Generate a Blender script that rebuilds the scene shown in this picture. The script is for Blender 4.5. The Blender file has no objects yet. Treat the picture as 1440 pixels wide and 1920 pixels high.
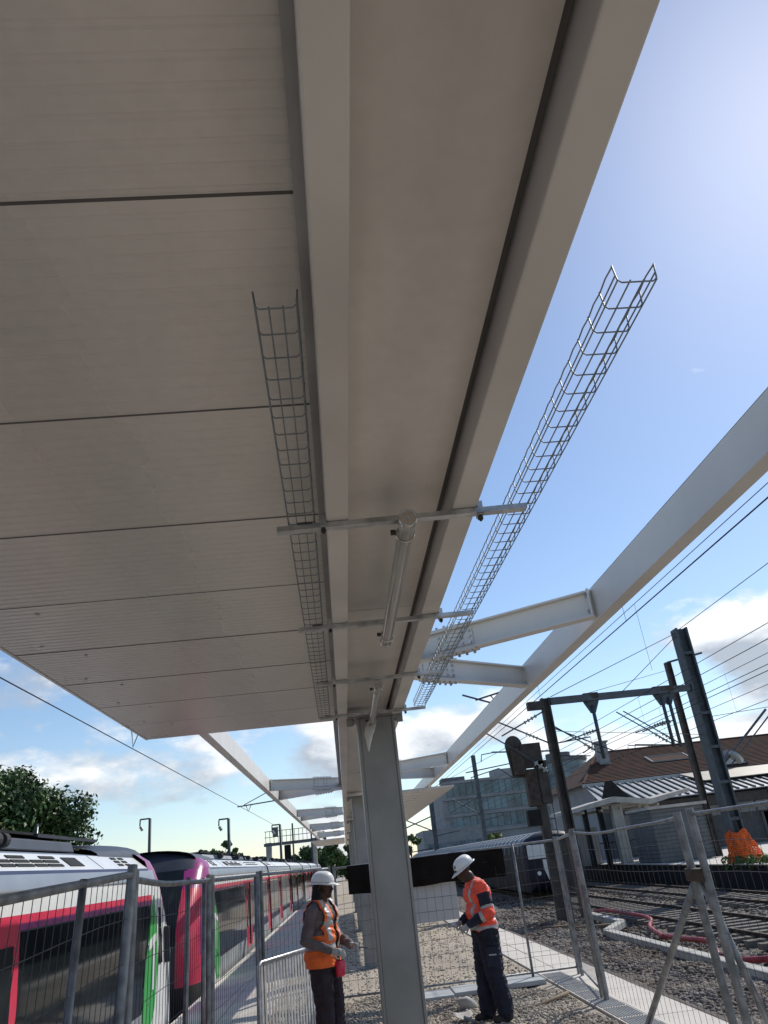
import bpy, math, random
import numpy as np
from mathutils import Vector, Matrix, Euler
random.seed(7); rng = np.random.default_rng(7)
SC = bpy.context.scene
COL = SC.collection
R = math.radians

# ------------------------------------------------------------------ camera
CAM_H = 1.85
def cam_axes(yaw, pit, rol):
    cy, sy, cp, sp = math.cos(yaw), math.sin(yaw), math.cos(pit), math.sin(pit)
    f = Vector((sy*cp, cy*cp, sp)); r0 = Vector((cy, -sy, 0)); u0 = r0.cross(f)
    r = math.cos(rol)*r0 + math.sin(rol)*u0
    u = -math.sin(rol)*r0 + math.cos(rol)*u0
    return r, u, f
cr, cu, cf = cam_axes(.0952, .43375, -.1179)
cam = bpy.data.cameras.new('camera'); camo = bpy.data.objects.new('camera', cam); COL.objects.link(camo)
m = Matrix((cr, cu, -cf)).transposed().to_4x4(); m.translation = Vector((0, 0, CAM_H)); camo.matrix_world = m
cam.sensor_fit = 'VERTICAL'; cam.sensor_height = 36; cam.lens = 1400/1920*36
cam.clip_start = .05; cam.clip_end = 3000
SC.camera = camo

# ------------------------------------------------------------------ sky, sun, exposure
SUN_AZ, SUN_EL = R(47), R(42.5)          # azimuth measured from +Y towards +X
SUN = Vector((math.sin(SUN_AZ)*math.cos(SUN_EL), math.cos(SUN_AZ)*math.cos(SUN_EL), math.sin(SUN_EL)))
w = bpy.data.worlds.new('World'); SC.world = w; w.use_nodes = True
nt = w.node_tree; N = nt.nodes; L = nt.links; N.clear()
def nd(t, **k):
    n = N.new(t)
    for a, b in k.items(): setattr(n, a, b)
    return n
def wm(op, a, b=None, c=None):
    n = nd('ShaderNodeMath', operation=op)
    for i, v in enumerate((a, b, c)):
        if v is None: continue
        if isinstance(v, (int, float)): n.inputs[i].default_value = v
        else: L.new(v, n.inputs[i])
    return n.outputs[0]
SKY_STRENGTH = .15
sky = nd('ShaderNodeTexSky', sky_type='NISHITA', sun_disc=False)
sky.sun_elevation = SUN_EL; sky.sun_rotation = SUN_AZ
sky.air_density = 1.0; sky.dust_density = .26; sky.ozone_density = 2.8; sky.altitude = 50
tc = nd('ShaderNodeTexCoord'); sep = nd('ShaderNodeSeparateXYZ'); L.new(tc.outputs['Generated'], sep.inputs[0])
mpz = nd('ShaderNodeVectorMath', operation='MULTIPLY'); mpz.inputs[1].default_value = (1, 1, 2.0); L.new(tc.outputs['Generated'], mpz.inputs[0])
def cloud_noise(off, scale=4.6, detail=10):
    mp = nd('ShaderNodeVectorMath', operation='ADD'); mp.inputs[1].default_value = off; L.new(mpz.outputs[0], mp.inputs[0])
    a = nd('ShaderNodeTexNoise'); a.inputs['Scale'].default_value = scale; a.inputs['Detail'].default_value = detail; a.inputs['Roughness'].default_value = .55
    L.new(mp.outputs[0], a.inputs[0]); return a.outputs[0]
CO = (8.1, 3.3, 1.9)
n1 = cloud_noise(CO)
n2 = cloud_noise((CO[0]+.020, CO[1]+.016, CO[2]+.055))
n3 = cloud_noise((2.2, 8.4, 1.3), 1.7, 3)      # large patches with and without cloud
lowband = nd('ShaderNodeMapRange'); lowband.inputs[1].default_value = .10; lowband.inputs[2].default_value = .40
lowband.inputs[3].default_value = .47; lowband.inputs[4].default_value = .69; L.new(sep.outputs[2], lowband.inputs[0])
dens = wm('ADD', n1, wm('MULTIPLY', wm('SUBTRACT', n3, .5), .45))
cov = wm('MULTIPLY', wm('SUBTRACT', dens, lowband.outputs[0]), 11.0)
cc = nd('ShaderNodeClamp'); L.new(cov, cc.inputs[0])
lit = nd('ShaderNodeMapRange'); lit.inputs[1].default_value = -.07; lit.inputs[2].default_value = .09; L.new(wm('SUBTRACT', n1, n2), lit.inputs[0])
ccol = nd('ShaderNodeMix', data_type='RGBA'); L.new(lit.outputs[0], ccol.inputs[0])
ccol.inputs[6].default_value = (3.6, 3.95, 4.5, 1); ccol.inputs[7].default_value = (8.2, 8.3, 8.4, 1)
mx = nd('ShaderNodeMix', data_type='RGBA'); L.new(wm('MULTIPLY', cc.outputs[0], .92), mx.inputs[0])
L.new(sky.outputs[0], mx.inputs[6]); L.new(ccol.outputs[2], mx.inputs[7])
bg = nd('ShaderNodeBackground'); bg.inputs[1].default_value = SKY_STRENGTH; L.new(mx.outputs[2], bg.inputs[0])
wo = nd('ShaderNodeOutputWorld'); L.new(bg.outputs[0], wo.inputs[0])
sl = bpy.data.lights.new('sun', 'SUN'); so = bpy.data.objects.new('sun', sl); COL.objects.link(so)
sl.energy = 4.2; sl.angle = R(.55); sl.color = (1, .94, .85)
so.rotation_euler = (-SUN).to_track_quat('-Z', 'Y').to_euler(); so.location = SUN*60
SC.view_settings.view_transform = 'Standard'; SC.view_settings.look = 'None'
SC.view_settings.exposure = -.1; SC.view_settings.gamma = 1
SC.view_settings.use_curve_mapping = False

# ------------------------------------------------------------------ materials
MATS = {}
def mat(name, col, rough=.6, metal=0, var=.12, vs=3., bump=0, bs=60., spec=.5, col2=None, island=0, fine=0, trans=0, ior=1.45, streak=None, emit=None):
    if name in MATS: return MATS[name]
    M = bpy.data.materials.new(name); M.use_nodes = True; t = M.node_tree; n = t.nodes; l = t.links
    b = n['Principled BSDF']
    b.inputs['Roughness'].default_value = rough; b.inputs['Metallic'].default_value = metal
    b.inputs['Specular IOR Level'].default_value = spec; b.inputs['IOR'].default_value = ior
    b.inputs['Transmission Weight'].default_value = trans
    g = n.new('ShaderNodeTexCoord')
    no = n.new('ShaderNodeTexNoise'); no.inputs['Scale'].default_value = vs; no.inputs['Detail'].default_value = 6
    if streak:
        mp = n.new('ShaderNodeMapping'); mp.inputs['Scale'].default_value = streak; l.new(g.outputs['Object'], mp.inputs[0]); l.new(mp.outputs[0], no.inputs[0])
    else: l.new(g.outputs['Object'], no.inputs[0])
    c = np.array(col[:3]); d = np.array(col2) if col2 else c*(1-var*1.6); e = c if col2 else c*(1+var)
    rp = n.new('ShaderNodeValToRGB'); rp.color_ramp.elements[0].position = .33; rp.color_ramp.elements[1].position = .67
    rp.color_ramp.elements[0].color = (*d, 1); rp.color_ramp.elements[1].color = (*e, 1)
    l.new(no.outputs[0], rp.inputs[0]); out = rp.outputs[0]
    def mulnode(fac_socket, lo, hi, out):
        mr = n.new('ShaderNodeMapRange'); mr.inputs[3].default_value = lo; mr.inputs[4].default_value = hi; l.new(fac_socket, mr.inputs[0])
        vm = n.new('ShaderNodeVectorMath'); vm.operation = 'SCALE'; l.new(out, vm.inputs[0]); l.new(mr.outputs[0], vm.inputs['Scale']); return vm.outputs[0]
    if island:
        ge = n.new('ShaderNodeNewGeometry'); out = mulnode(ge.outputs['Random Per Island'], 1-island, 1+island, out)
    if fine:
        f2 = n.new('ShaderNodeTexNoise'); f2.inputs['Scale'].default_value = bs; f2.inputs['Detail'].default_value = 3; l.new(g.outputs['Object'], f2.inputs[0])
        out = mulnode(f2.outputs[0], 1-fine, 1+fine, out)
    l.new(out, b.inputs['Base Color'])
    if bump:
        f = n.new('ShaderNodeTexNoise'); f.inputs['Scale'].default_value = bs; f.inputs['Detail'].default_value = 4; l.new(g.outputs['Object'], f.inputs[0])
        bp = n.new('ShaderNodeBump'); bp.inputs['Strength'].default_value = bump; bp.inputs['Distance'].default_value = .02
        l.new(f.outputs[0], bp.inputs['Height']); l.new(bp.outputs[0], b.inputs['Normal'])
    rr = n.new('ShaderNodeMapRange'); rr.inputs[3].default_value = max(0, rough-.08); rr.inputs[4].default_value = min(1, rough+.08)
    l.new(no.outputs[0], rr.inputs[0]); l.new(rr.outputs[0], b.inputs['Roughness'])
    if emit:
        b.inputs['Emission Color'].default_value = (*emit, 1); b.inputs['Emission Strength'].default_value = 1
    MATS[name] = M; return M
WHITE = mat('canopy_white_paint', (.70, .68, .64), .38, var=.05, vs=1.5, bump=.04, bs=40)
SOFF = mat('soffit_sheet', (.64, .605, .56), .28, var=.10, vs=1.1, bump=.03, bs=25, fine=.07, streak=(1, .35, 1))
MIDS = mat('mid_soffit_sheet', (.58, .545, .505), .30, var=.12, vs=1.4, bump=.03, bs=20, fine=.08, streak=(1, .4, 1))
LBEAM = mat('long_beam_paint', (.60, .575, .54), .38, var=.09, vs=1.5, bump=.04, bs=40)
COLM = mat('column_grey_paint', (.27, .275, .27), .45, var=.12, vs=2.4, bump=.04, bs=60)
GALV = mat('galvanised_steel', (.50, .51, .52), .34, metal=.75, var=.2, vs=14, bump=.05, bs=80)
ZINC = mat('zinc_wire', (.24, .27, .29), .55, metal=.6, var=.1, vs=20)
GALVL = mat('galvanised_matte', (.52, .53, .53), .55, metal=.15, var=.15, vs=12, bump=.05, bs=80)
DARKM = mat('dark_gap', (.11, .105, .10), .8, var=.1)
FENCE = mat('fence_tube', (.25, .26, .27), .5, metal=.6, var=.25, vs=9, bump=.06, bs=90)
FWIRE = mat('fence_wire', (.07, .07, .075), .6, metal=.3, var=.15, vs=6)
CONC = mat('concrete', (.44, .425, .39), .85, var=.12, vs=2.2, bump=.25, bs=70, fine=.12)
SLABL = mat('pale_paving', (.60, .56, .50), .85, var=.08, vs=1.6, bump=.2, bs=90, fine=.08)
SLABB = mat('grey_paving', (.40, .42, .43), .8, var=.12, vs=2.5, bump=.2, bs=80, fine=.1)
GRAVEL = mat('gravel_ground', (.47, .41, .325), .95, vs=.9, col2=(.35, .30, .235), bump=.9, bs=45, fine=.35)
GSTONE = mat('gravel_stones', (.42, .375, .31), .9, vs=1.1, col2=(.28, .235, .185), island=.5)
BALL = mat('ballast_bed', (.165, .145, .125), .95, vs=.7, col2=(.11, .095, .08), bump=1, bs=35, fine=.45)
BSTONE = mat('ballast_stones', (.215, .195, .175), .9, vs=.55, col2=(.120, .088, .066), island=.6)
RUST = mat('rusty_steel', (.070, .052, .042), .75, metal=.3, var=.3, vs=8, bump=.15, bs=60)
BROWN = mat('brown_beam', (.085, .066, .056), .8, var=.3, vs=3, bump=.2, bs=50)
MAST = mat('mast_steel', (.075, .092, .108), .6, metal=.3, var=.2, vs=3, bump=.08)
MASTB = mat('mast_brown', (.065, .058, .052), .7, metal=.2, var=.3, vs=3, bump=.1)
BLACK = mat('black_metal', (.022, .023, .025), .65, var=.2, vs=4, spec=.15)
SHEET = mat('black_sheet', (.017, .014, .013), .9, var=.2, vs=3, bump=.2, bs=20, spec=.05)
GLASSD = mat('train_glass', (.012, .016, .018), .06, var=.25, vs=1.2, spec=.22)
TW = mat('train_white', (.72, .73, .72), .28, var=.03, vs=2)
TG = mat('train_grey', (.27, .32, .39), .3, var=.06, vs=2)
TNAVY = mat('train_navy_line', (.02, .03, .10), .4)
TRED = mat('train_red', (.62, .035, .085), .28, var=.05, vs=2)
TMAG = mat("train_magenta", (.30, .025, .17), .28, var=.05, vs=2)
TGREEN = mat('train_green', (.04, .36, .07), .3, var=.05, vs=2)
TDARK = mat('train_roof_dark', (.030, .034, .045), .45, var=.2, vs=2)
TSKIRT = mat('train_skirt', (.30, .32, .33), .5, var=.15, vs=2)
UNDER = mat('underframe', (.03, .03, .03), .8)
TILE = mat('clay_roof_tiles', (.105, .056, .041), .95, vs=1.2, col2=(.055, .039, .033), bump=.6, bs=9, fine=.35, spec=.15)
LMETAL = mat('pale_roof_metal', (.40, .41, .41), .45, var=.08, vs=1.5)
TRLAM = mat('translucent_roof_sheet', (.30, .265, .20), .5, var=.12, vs=1.2)
BOARD = mat('board_white', (.55, .55, .54), .7, var=.06, vs=2)
WALLW = mat('pale_wall', (.27, .28, .29), .8, var=.1, vs=1.2)
WALLG = mat('grey_slats', (.13, .14, .145), .7, var=.1, vs=1.5)
OFFW = mat('office_concrete', (.27, .285, .30), .8, var=.12, vs=.3)
OFFG = mat('office_glass', (.11, .18, .215), .15, var=.35, vs=.4, spec=.6)
LEAF = mat("leaf_dark", (.085, .155, .038), .55, vs=.6, col2=(.022, .055, .013), island=.45)
LEAF2 = mat('leaf_olive', (.11, .15, .035), .6, vs=.6, col2=(.055, .085, .02), island=.45)
BARK = mat('bark', (.10, .075, .055), .9, bump=.5, bs=20)
ORANGE = mat('vest_orange', (.85, .16, .03), .65, var=.12, vs=9, bump=.2, bs=30)
CORAL = mat('jacket_fluorescent_red', (.95, .105, .055), .65, var=.12, vs=9, bump=.2, bs=30)
REFL = mat('reflective_band', (.42, .42, .42), .4, var=.1, vs=20)
NAVY = mat('navy_cloth', (.016, .018, .036), .85, var=.3, vs=7, bump=.35, bs=25)
PLUM = mat('dark_plum_trousers', (.030, .022, .032), .85, var=.3, vs=7, bump=.35, bs=25)
HAIR = mat('black_hair', (.012, .010, .010), .8)
GREYS = mat('grey_shirt', (.15, .125, .13), .85, var=.2, vs=8, bump=.3, bs=25)
SKIN = mat('dark_skin', (.060, .030, .020), .5, var=.15, vs=12)
GLOVE = mat('pale_gloves', (.40, .40, .38), .8, var=.2, vs=20, bump=.3)
HELM = mat('helmet_white', (.80, .80, .80), .25, var=.04, vs=6)
HELMB = mat('helmet_sticker', (.10, .14, .17), .4)
BOOT = mat('boots', (.04, .032, .026), .7)
REDP = mat('red_conduit', (.33, .035, .05), .5, var=.2, vs=4, bump=.2, bs=40)
NET = mat('orange_netting', (.85, .17, .03), .7, var=.15, vs=8)
INSUL = mat('insulator', (.34, .37, .36), .3, var=.1)
LAMPG = mat('lamp_tube', (.80, .78, .76), .06, var=.04, trans=.9, ior=1.3)
STEELP = mat('polished_steel', (.62, .58, .54), .22, metal=1, var=.06, vs=20)
FILM = mat('plastic_film', (.80, .79, .77), .25, trans=.2, ior=1.2, bump=.4, bs=30)
WOOD = mat('weathered_wood', (.24, .18, .12), .85, var=.3, vs=10, bump=.3, streak=(1, 20, 20))
GREEN = mat('weeds', (.07, .13, .025), .7, var=.3, island=.4)

# ------------------------------------------------------------------ mesh helpers
WT = {}
def wloc(o): return WT.get(o, Vector((0, 0, 0)))
class MB:
    def __init__(s): s.v = []; s.f = []; s.m = []
    def add(s, vs, fs, mi=0):
        b = len(s.v); s.v += [tuple(p) for p in vs]; s.f += [tuple(i+b for i in f) for f in fs]; s.m += [mi]*len(fs); return s
    def box(s, x0, x1, y0, y1, z0, z1, mi=0):
        v = [(x, y, z) for z in (z0, z1) for y in (y0, y1) for x in (x0, x1)]
        return s.add(v, [(0,2,3,1),(4,5,7,6),(0,1,5,4),(2,6,7,3),(0,4,6,2),(1,3,7,5)], mi)
    def hexa(s, v8, mi=0):
        return s.add(v8, [(0,2,3,1),(4,5,7,6),(0,1,5,4),(2,6,7,3),(0,4,6,2),(1,3,7,5)], mi)
    def bar(s, a, b, w, h, up=(0,0,1), mi=0):
        a = Vector(a); b = Vector(b); d = (b-a).normalized(); u = Vector(up)
        if abs(d.dot(u)) > .98: u = Vector((1, 0, 0))
        x = d.cross(u).normalized(); z = x.cross(d).normalized()
        v = [p + x*sx*w/2 + z*sz*h/2 for p in (a, b) for sz in (-1, 1) for sx in (-1, 1)]
        return s.add(v, [(0,1,3,2),(4,6,7,5),(0,4,5,1),(2,3,7,6),(0,2,6,4),(1,5,7,3)], mi)
    def tube(s, pts, r, n=8, mi=0, cap=True):
        pts = [Vector(p) for p in pts]; rs = r if isinstance(r, (list, tuple)) else [r]*len(pts); b = len(s.v); ref = None
        for i, p in enumerate(pts):
            d = (pts[min(i+1, len(pts)-1)] - pts[max(i-1, 0)]).normalized()
            if ref is None: ref = Vector((0,0,1)) if abs(d.z) < .9 else Vector((1,0,0))
            x = d.cross(ref).normalized(); y = x.cross(d).normalized(); ref = y
            s.v += [tuple(p + (x*math.cos(2*math.pi*k/n) + y*math.sin(2*math.pi*k/n))*rs[i]) for k in range(n)]
        for i in range(len(pts)-1):
            for k in range(n):
                k2 = (k+1) % n; s.f.append((b+i*n+k, b+i*n+k2, b+(i+1)*n+k2, b+(i+1)*n+k)); s.m.append(mi)
        if cap:
            s.f.append(tuple(b+k for k in reversed(range(n)))); s.m.append(mi)
            e = b+(len(pts)-1)*n; s.f.append(tuple(e+k for k in range(n))); s.m.append(mi)
        return s
    def disc(s, c, d, r, t, n=14, mi=0):
        c = Vector(c); d = Vector(d).normalized(); return s.tube([c-d*t/2, c+d*t/2], r, n, mi)
    def prism(s, poly, axis, a0, a1, mi=0):
        """poly: 2D points in the plane normal to axis (0=x: (y,z); 1=y: (x,z); 2=z: (x,y))"""
        def P(p, a):
            return (a, p[0], p[1]) if axis == 0 else (p[0], a, p[1]) if axis == 1 else (p[0], p[1], a)
        n = len(poly); v = [P(p, a0) for p in poly] + [P(p, a1) for p in poly]
        f = [tuple(range(n)), tuple(reversed(range(n, 2*n)))] + [(i, n+i, n+(i+1) % n, (i+1) % n) for i in range(n)]
        return s.add(v, f, mi)
    def grid(s, rows, mi=0, mfun=None):
        b = len(s.v); nr = len(rows); nc = len(rows[0])
        for r in rows: s.v += [tuple(p) for p in r]
        for i in range(nr-1):
            for j in range(nc-1):
                s.f.append((b+i*nc+j, b+i*nc+j+1, b+(i+1)*nc+j+1, b+(i+1)*nc+j)); s.m.append(mfun(i, j) if mfun else mi)
        return s
    def mesh(s, name, mats, smooth=False, recalc=True):
        me = bpy.data.meshes.new(name); me.from_pydata(s.v, [], s.f)
        for q in (mats if isinstance(mats, (list, tuple)) else [mats]): me.materials.append(q)
        me.polygons.foreach_set('material_index', s.m)
        if recalc:
            import bmesh
            bm = bmesh.new(); bm.from_mesh(me); bmesh.ops.recalc_face_normals(bm, faces=bm.faces); bm.to_mesh(me); bm.free()
        if smooth: me.polygons.foreach_set('use_smooth', [True]*len(me.polygons))
        me.update(); return me
    def build(s, name, mats, parent=None, smooth=False, bevel=0, recalc=True, autosm=None):
        me = s.mesh(name, mats, smooth, recalc); return place(name, me, parent, bevel=bevel, autosm=autosm)
def place(name, me, parent=None, loc=(0,0,0), bevel=0, autosm=None):
    o = bpy.data.objects.new(name, me); COL.objects.link(o)
    o.location = Vector(loc) - wloc(parent); WT[o] = Vector(loc)
    if parent: o.parent = parent
    if bevel:
        bv = o.modifiers.new('bevel', 'BEVEL'); bv.width = bevel; bv.segments = 2; bv.limit_method = 'ANGLE'; bv.angle_limit = R(50)
    if autosm: me.set_sharp_from_angle(angle=R(autosm))
    return o
def tag(o, label, cat, group=None):
    o['label'] = label; o['category'] = cat
    if group: o['group'] = group
    return o
def thing(name, label, cat, loc=(0,0,0), group=None):
    o = bpy.data.objects.new(name, None); COL.objects.link(o); o.location = loc; WT[o] = Vector(loc); o.empty_display_size = .1
    return tag(o, label, cat, group)
def struct(o): o['kind'] = 'structure'; return o
def stuff(o): o['kind'] = 'stuff'; return o

# ------------------------------------------------------------------ scattered stones
def icosa():
    p = (1+5**.5)/2
    v = np.array([(-1,p,0),(1,p,0),(-1,-p,0),(1,-p,0),(0,-1,p),(0,1,p),(0,-1,-p),(0,1,-p),(p,0,-1),(p,0,1),(-p,0,-1),(-p,0,1)])/1.9
    f = np.array([(0,11,5),(0,5,1),(0,1,7),(0,7,10),(0,10,11),(1,5,9),(5,11,4),(11,10,2),(10,7,6),(7,1,8),(3,9,4),(3,4,2),(3,2,6),(3,6,8),(3,8,9),(4,9,5),(2,4,11),(6,2,10),(8,6,7),(9,8,1)])
    return v, f
def stones(name, pos, size, material, flat=.7):
    v, f = icosa(); n = len(pos)
    V = np.repeat(v[None], n, 0) * (1+rng.uniform(-.28, .28, (n, 12, 1)))
    V *= rng.uniform(.6, 1.25, (n, 1, 3)) * np.array([1, 1, flat])
    a = rng.uniform(0, 2*np.pi, n); c, s = np.cos(a), np.sin(a)
    b = rng.uniform(-.6, .6, n); cb, sb = np.cos(b), np.sin(b)
    y = V[..., 1]*cb[:, None]-V[..., 2]*sb[:, None]; z = V[..., 1]*sb[:, None]+V[..., 2]*cb[:, None]
    x = V[..., 0]*c[:, None]-y*s[:, None]; y = V[..., 0]*s[:, None]+y*c[:, None]
    V = np.stack([x, y, z], -1)*np.asarray(size)[:, None, None] + np.asarray(pos)[:, None, :]
    F = (f[None] + (np.arange(n)*12)[:, None, None]).reshape(-1)
    me = bpy.data.meshes.new(name); me.vertices.add(n*12); me.vertices.foreach_set('co', V.reshape(-1))
    me.loops.add(n*60); me.loops.foreach_set('vertex_index', F); me.polygons.add(n*20)
    me.polygons.foreach_set('loop_start', np.arange(0, n*60, 3)); me.polygons.foreach_set('loop_total', np.full(n*20, 3))
    me.materials.append(material); me.update(calc_edges=True); me.validate()
    return me

# ================================================================== THE SETTING
ZL = -.16     # left paving level
ZB = -.55     # ballast beside the platform
ZO = .25      # opposite platform
MB().box(-400, 500, -120, 900, -1.6, -1.15).build('ground', BALL); struct(bpy.data.objects['ground'])
# gravel platform core with a gently uneven top
def uneven(x, y): return .018*math.sin(x*2.3+y*.9)+.014*math.sin(y*2.1-x*1.3)+.010*math.sin(5.1*x+3.3*y)
rows = []
xs = np.linspace(-1.25, 2.78, 28); ys = np.concatenate([np.linspace(-3, 9, 30), np.linspace(9.2, 30, 110), np.linspace(31, 140, 30)])
for y in ys: rows.append([(x, y, uneven(x, y)*(1 if -1.0 < x < 2.5 else 0)) for x in xs])
g = MB().grid(rows); struct(g.build('gravel_platform', GRAVEL, smooth=True))
struct(MB().box(-1.25, 2.78, -3, 140, -1.2, -.08).build('platform_core', CONC))
# left paving strip of long slabs and its edge
pl = struct(MB().prism([(-1.25, -.02), (-2.96, ZL), (-2.96, -1.2), (-1.25, -1.2)], 1, -3, 140).build('platform_paving', CONC))
def slab_strip(parent, x0, x1, z0, z1, y0, y1, step, material, name='paving_slab', gap=.012):
    me = MB().hexa([(x0, 0, z0-.05), (x1, 0, z1-.05), (x0, step-gap, z0-.05), (x1, step-gap, z1-.05), (x0, 0, z0), (x1, 0, z1), (x0, step-gap, z0), (x1, step-gap, z1)]).mesh(name, material)
    y = y0
    while y < y1: place(name, me, parent, (0, y, random.uniform(0, .006))); y += step
slab_strip(pl, -2.1, -1.27, ZL*.5+.01, .006, 8, 46, 1.2, SLABL)
slab_strip(pl, -2.97, -2.112, ZL+.03, ZL*.5+.016, 8, 46, 1.2, SLABL)
# right paving strip: pale slabs, dotted warning slabs
pr = struct(MB().box(2.79, 3.62, -3, 140, -1.2, -.03).build('platform_edge', CONC))
slab_strip(pr, 2.80, 3.13, .022, .022, 5, 40, .6, SLABL)
slab_strip(pr, 3.145, 3.66, .022, .022, 5, 40, .9, SLABL)
me = MB()
for i in range(10):
    for j in range(18): me.disc((2.83+i*.030, .02+j*.031, .030), (0, 0, 1), .010, .012, 5)
me = me.mesh('warning_studs', SLABB)
y = 6.6
while y < 13: stuff(place('warning_studs', me, pr, (0, y, 0))); y += .6
# grey slabs lying across the platform under the cross fence
for i, (x0, x1) in enumerate(((.72, 1.36), (1.38, 2.02), (2.04, 2.72))):
    o = MB().box(x0, x1, 12.25+.10*i, 12.85+.10*i, .0, .055+.004*i).build('concrete_slab', SLABB, bevel=.008)
    tag(o, ['left', 'middle', 'right'][i]+' one of three flat grey concrete slabs lying across the gravel behind the workers', 'slab', 'slabs across the gravel')
# ballast beds
rows = []
for y in np.linspace(2, 140, 190):
    rows.append([(x, y, (ZB if x < 6.6 else ZB-.12 if x < 8.0 else ZB-.10) + .03*math.sin(x*3.1+y*1.7)+.025*math.sin(y*2.9-x)) for x in np.linspace(3.6, 15, 60)])
struct(MB().grid(rows).build('ballast_bed', BALL, smooth=True))
# stones
def scat(n, x0, x1, y0, y1, zf, s0, s1):
    u = rng.random(n); y = y0*(y1/y0)**u; x = rng.uniform(x0, x1, n); z = np.array([zf(a, b) for a, b in zip(x, y)])
    s = rng.uniform(s0, s1, n)*(1+.012*(y-y0)); return np.stack([x, y, z], 1), s
p, s = scat(15000, -1.2, 2.75, 9.2, 13.2, lambda a, b: uneven(a, b)+.004, .010, .026)
p2, s2 = scat(9000, -1.2, 2.75, 13.2, 34, lambda a, b: uneven(a, b)+.002, .010, .026)
k = (rng.random(len(p2)) < .6)
stuff(tag(place('gravel', stones('gravel', np.concatenate([p, p2[k]]), np.concatenate([s, s2[k]]), GSTONE)), 'loose beige gravel covering the platform', 'gravel'))
bz = lambda a, b: (ZB if a < 6.6 else ZB-.11) + .03*math.sin(a*3.1+b*1.7)+.025*math.sin(b*2.9-a)+.012
p, s = scat(17000, 4.4, 6.9, 8.5, 34, bz, .028, .060)
p2, s2 = scat(12000, 6.9, 15, 13, 45, bz, .032, .070)
stuff(tag(place('ballast', stones('ballast', np.concatenate([p, p2]), np.concatenate([s, s2]), BSTONE)), 'grey brown crushed stone ballast between the tracks', 'ballast'))

# brown retaining beam along the right platform edge
o = MB().box(4.12, 4.42, 3, 60, -1.0, -.30).build('retaining_beam', BROWN, bevel=.015)
tag(o, 'long dark brown beam running beside the pale platform edge', 'beam')

# tracks
def track(xc, zr, y0, y1, label):
    t = thing('railway_track', label, 'track', (xc, y0, zr-.2))
    sl_ = MB().box(-1.25, 1.25, -.12, .12, -.17, -.05).mesh('sleeper', mat('sleeper_concrete', (.17, .15, .13), .9, var=.3, vs=3, bump=.3, bs=40))
    y = 12.
    while y < 60: place('sleeper', sl_, t, (xc, y, zr-.03)); y += .6
    for sx in (-.75, .75):
        x = xc+sx
        MB().prism([(x-.07, zr-.16), (x+.07, zr-.16), (x+.07, zr-.14), (x+.012, zr-.12), (x+.012, zr-.045), (x+.036, zr-.04), (x+.036, zr), (x-.036, zr), (x-.036, zr-.04), (x-.012, zr-.045), (x-.012, zr-.12), (x-.07, zr-.14)], 1, y0, y1).build('rail', RUST, t)
track(9.6, -.45, 3, 140, 'rusty railway track nearest the cable trough, with concrete sleepers')
track(13.1, -.45, 3, 140, 'rusty railway track running along the foot of the opposite platform')

# opposite platform
struct(MB().box(15.0, 60, 12, 120, -1.2, ZO-.06).build('opposite_platform', BLACK))
op = struct(MB().box(15.05, 60, 12, 120, ZO-.055, ZO-.02).build('opposite_paving', SLABL))
me = MB().box(0, .55, 0, .99, -.02, .0).mesh('kerb_stone', SLABL)
for i in range(45): place('kerb_stone', me, op, (14.93, 20+i*1.0, ZO+.012))
for i in range(20):
    pass
# concrete cable trough with its kink
t = thing('cable_trough', 'grey concrete cable trough lying on the ballast with a sideways kink', 'trough', (6.7, 14, ZB))
def trough(a, b):
    a = Vector(a); b = Vector(b); n = max(1, int((b-a).length/1.0)); d = (b-a)/n
    for i in range(n):
        MB().bar(a+d*i+d*.01, a+d*(i+1)-d*.01, .24, .16).build('trough_section', CONC, t, bevel=.012)
zt = ZB+.08
trough((6.55, 9, zt), (6.60, 21.9, zt)); trough((6.62, 22.0, zt), (7.55, 23.6, zt)); trough((7.6, 23.7, zt), (7.75, 27.5, zt))

# ================================================================== CANOPY
ZB0 = 3.11            # underside of the two long beams
ZS = 3.30             # soffit
XL, XR = -1.46, 2.10  # inner faces of the edge beams
can = thing('platform_canopy', 'white steel platform canopy on grey columns, sheeted overhead and bare beyond', 'canopy', (.37, 7.5, 0))
MB().box(.025, .115, -3, 62, ZB0, 3.45).build('long_beam', LBEAM, can, bevel=.006)
MB().box(.540, .642, -3, 62, ZB0, 3.45).build('long_beam', LBEAM, can, bevel=.006)
MB().box(-.002, .0248, -3, 8.47, 3.235, 3.47).build('edge_trim', mat('trim_paint', (.36, .35, .34), .5), can)
MB().box(-.03, .70, -3, 19, 3.475, 3.49).build('sky_light_blocker', COLM, can)  # unseen sheet added above the beams to keep sky light from leaking in
MB().box(.518, .5385, -3, 20, 3.235, 3.40).build('gap_shade_strip', DARKM, can)  # solid dark strip, its colour stands in for the shade in the gap
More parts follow.
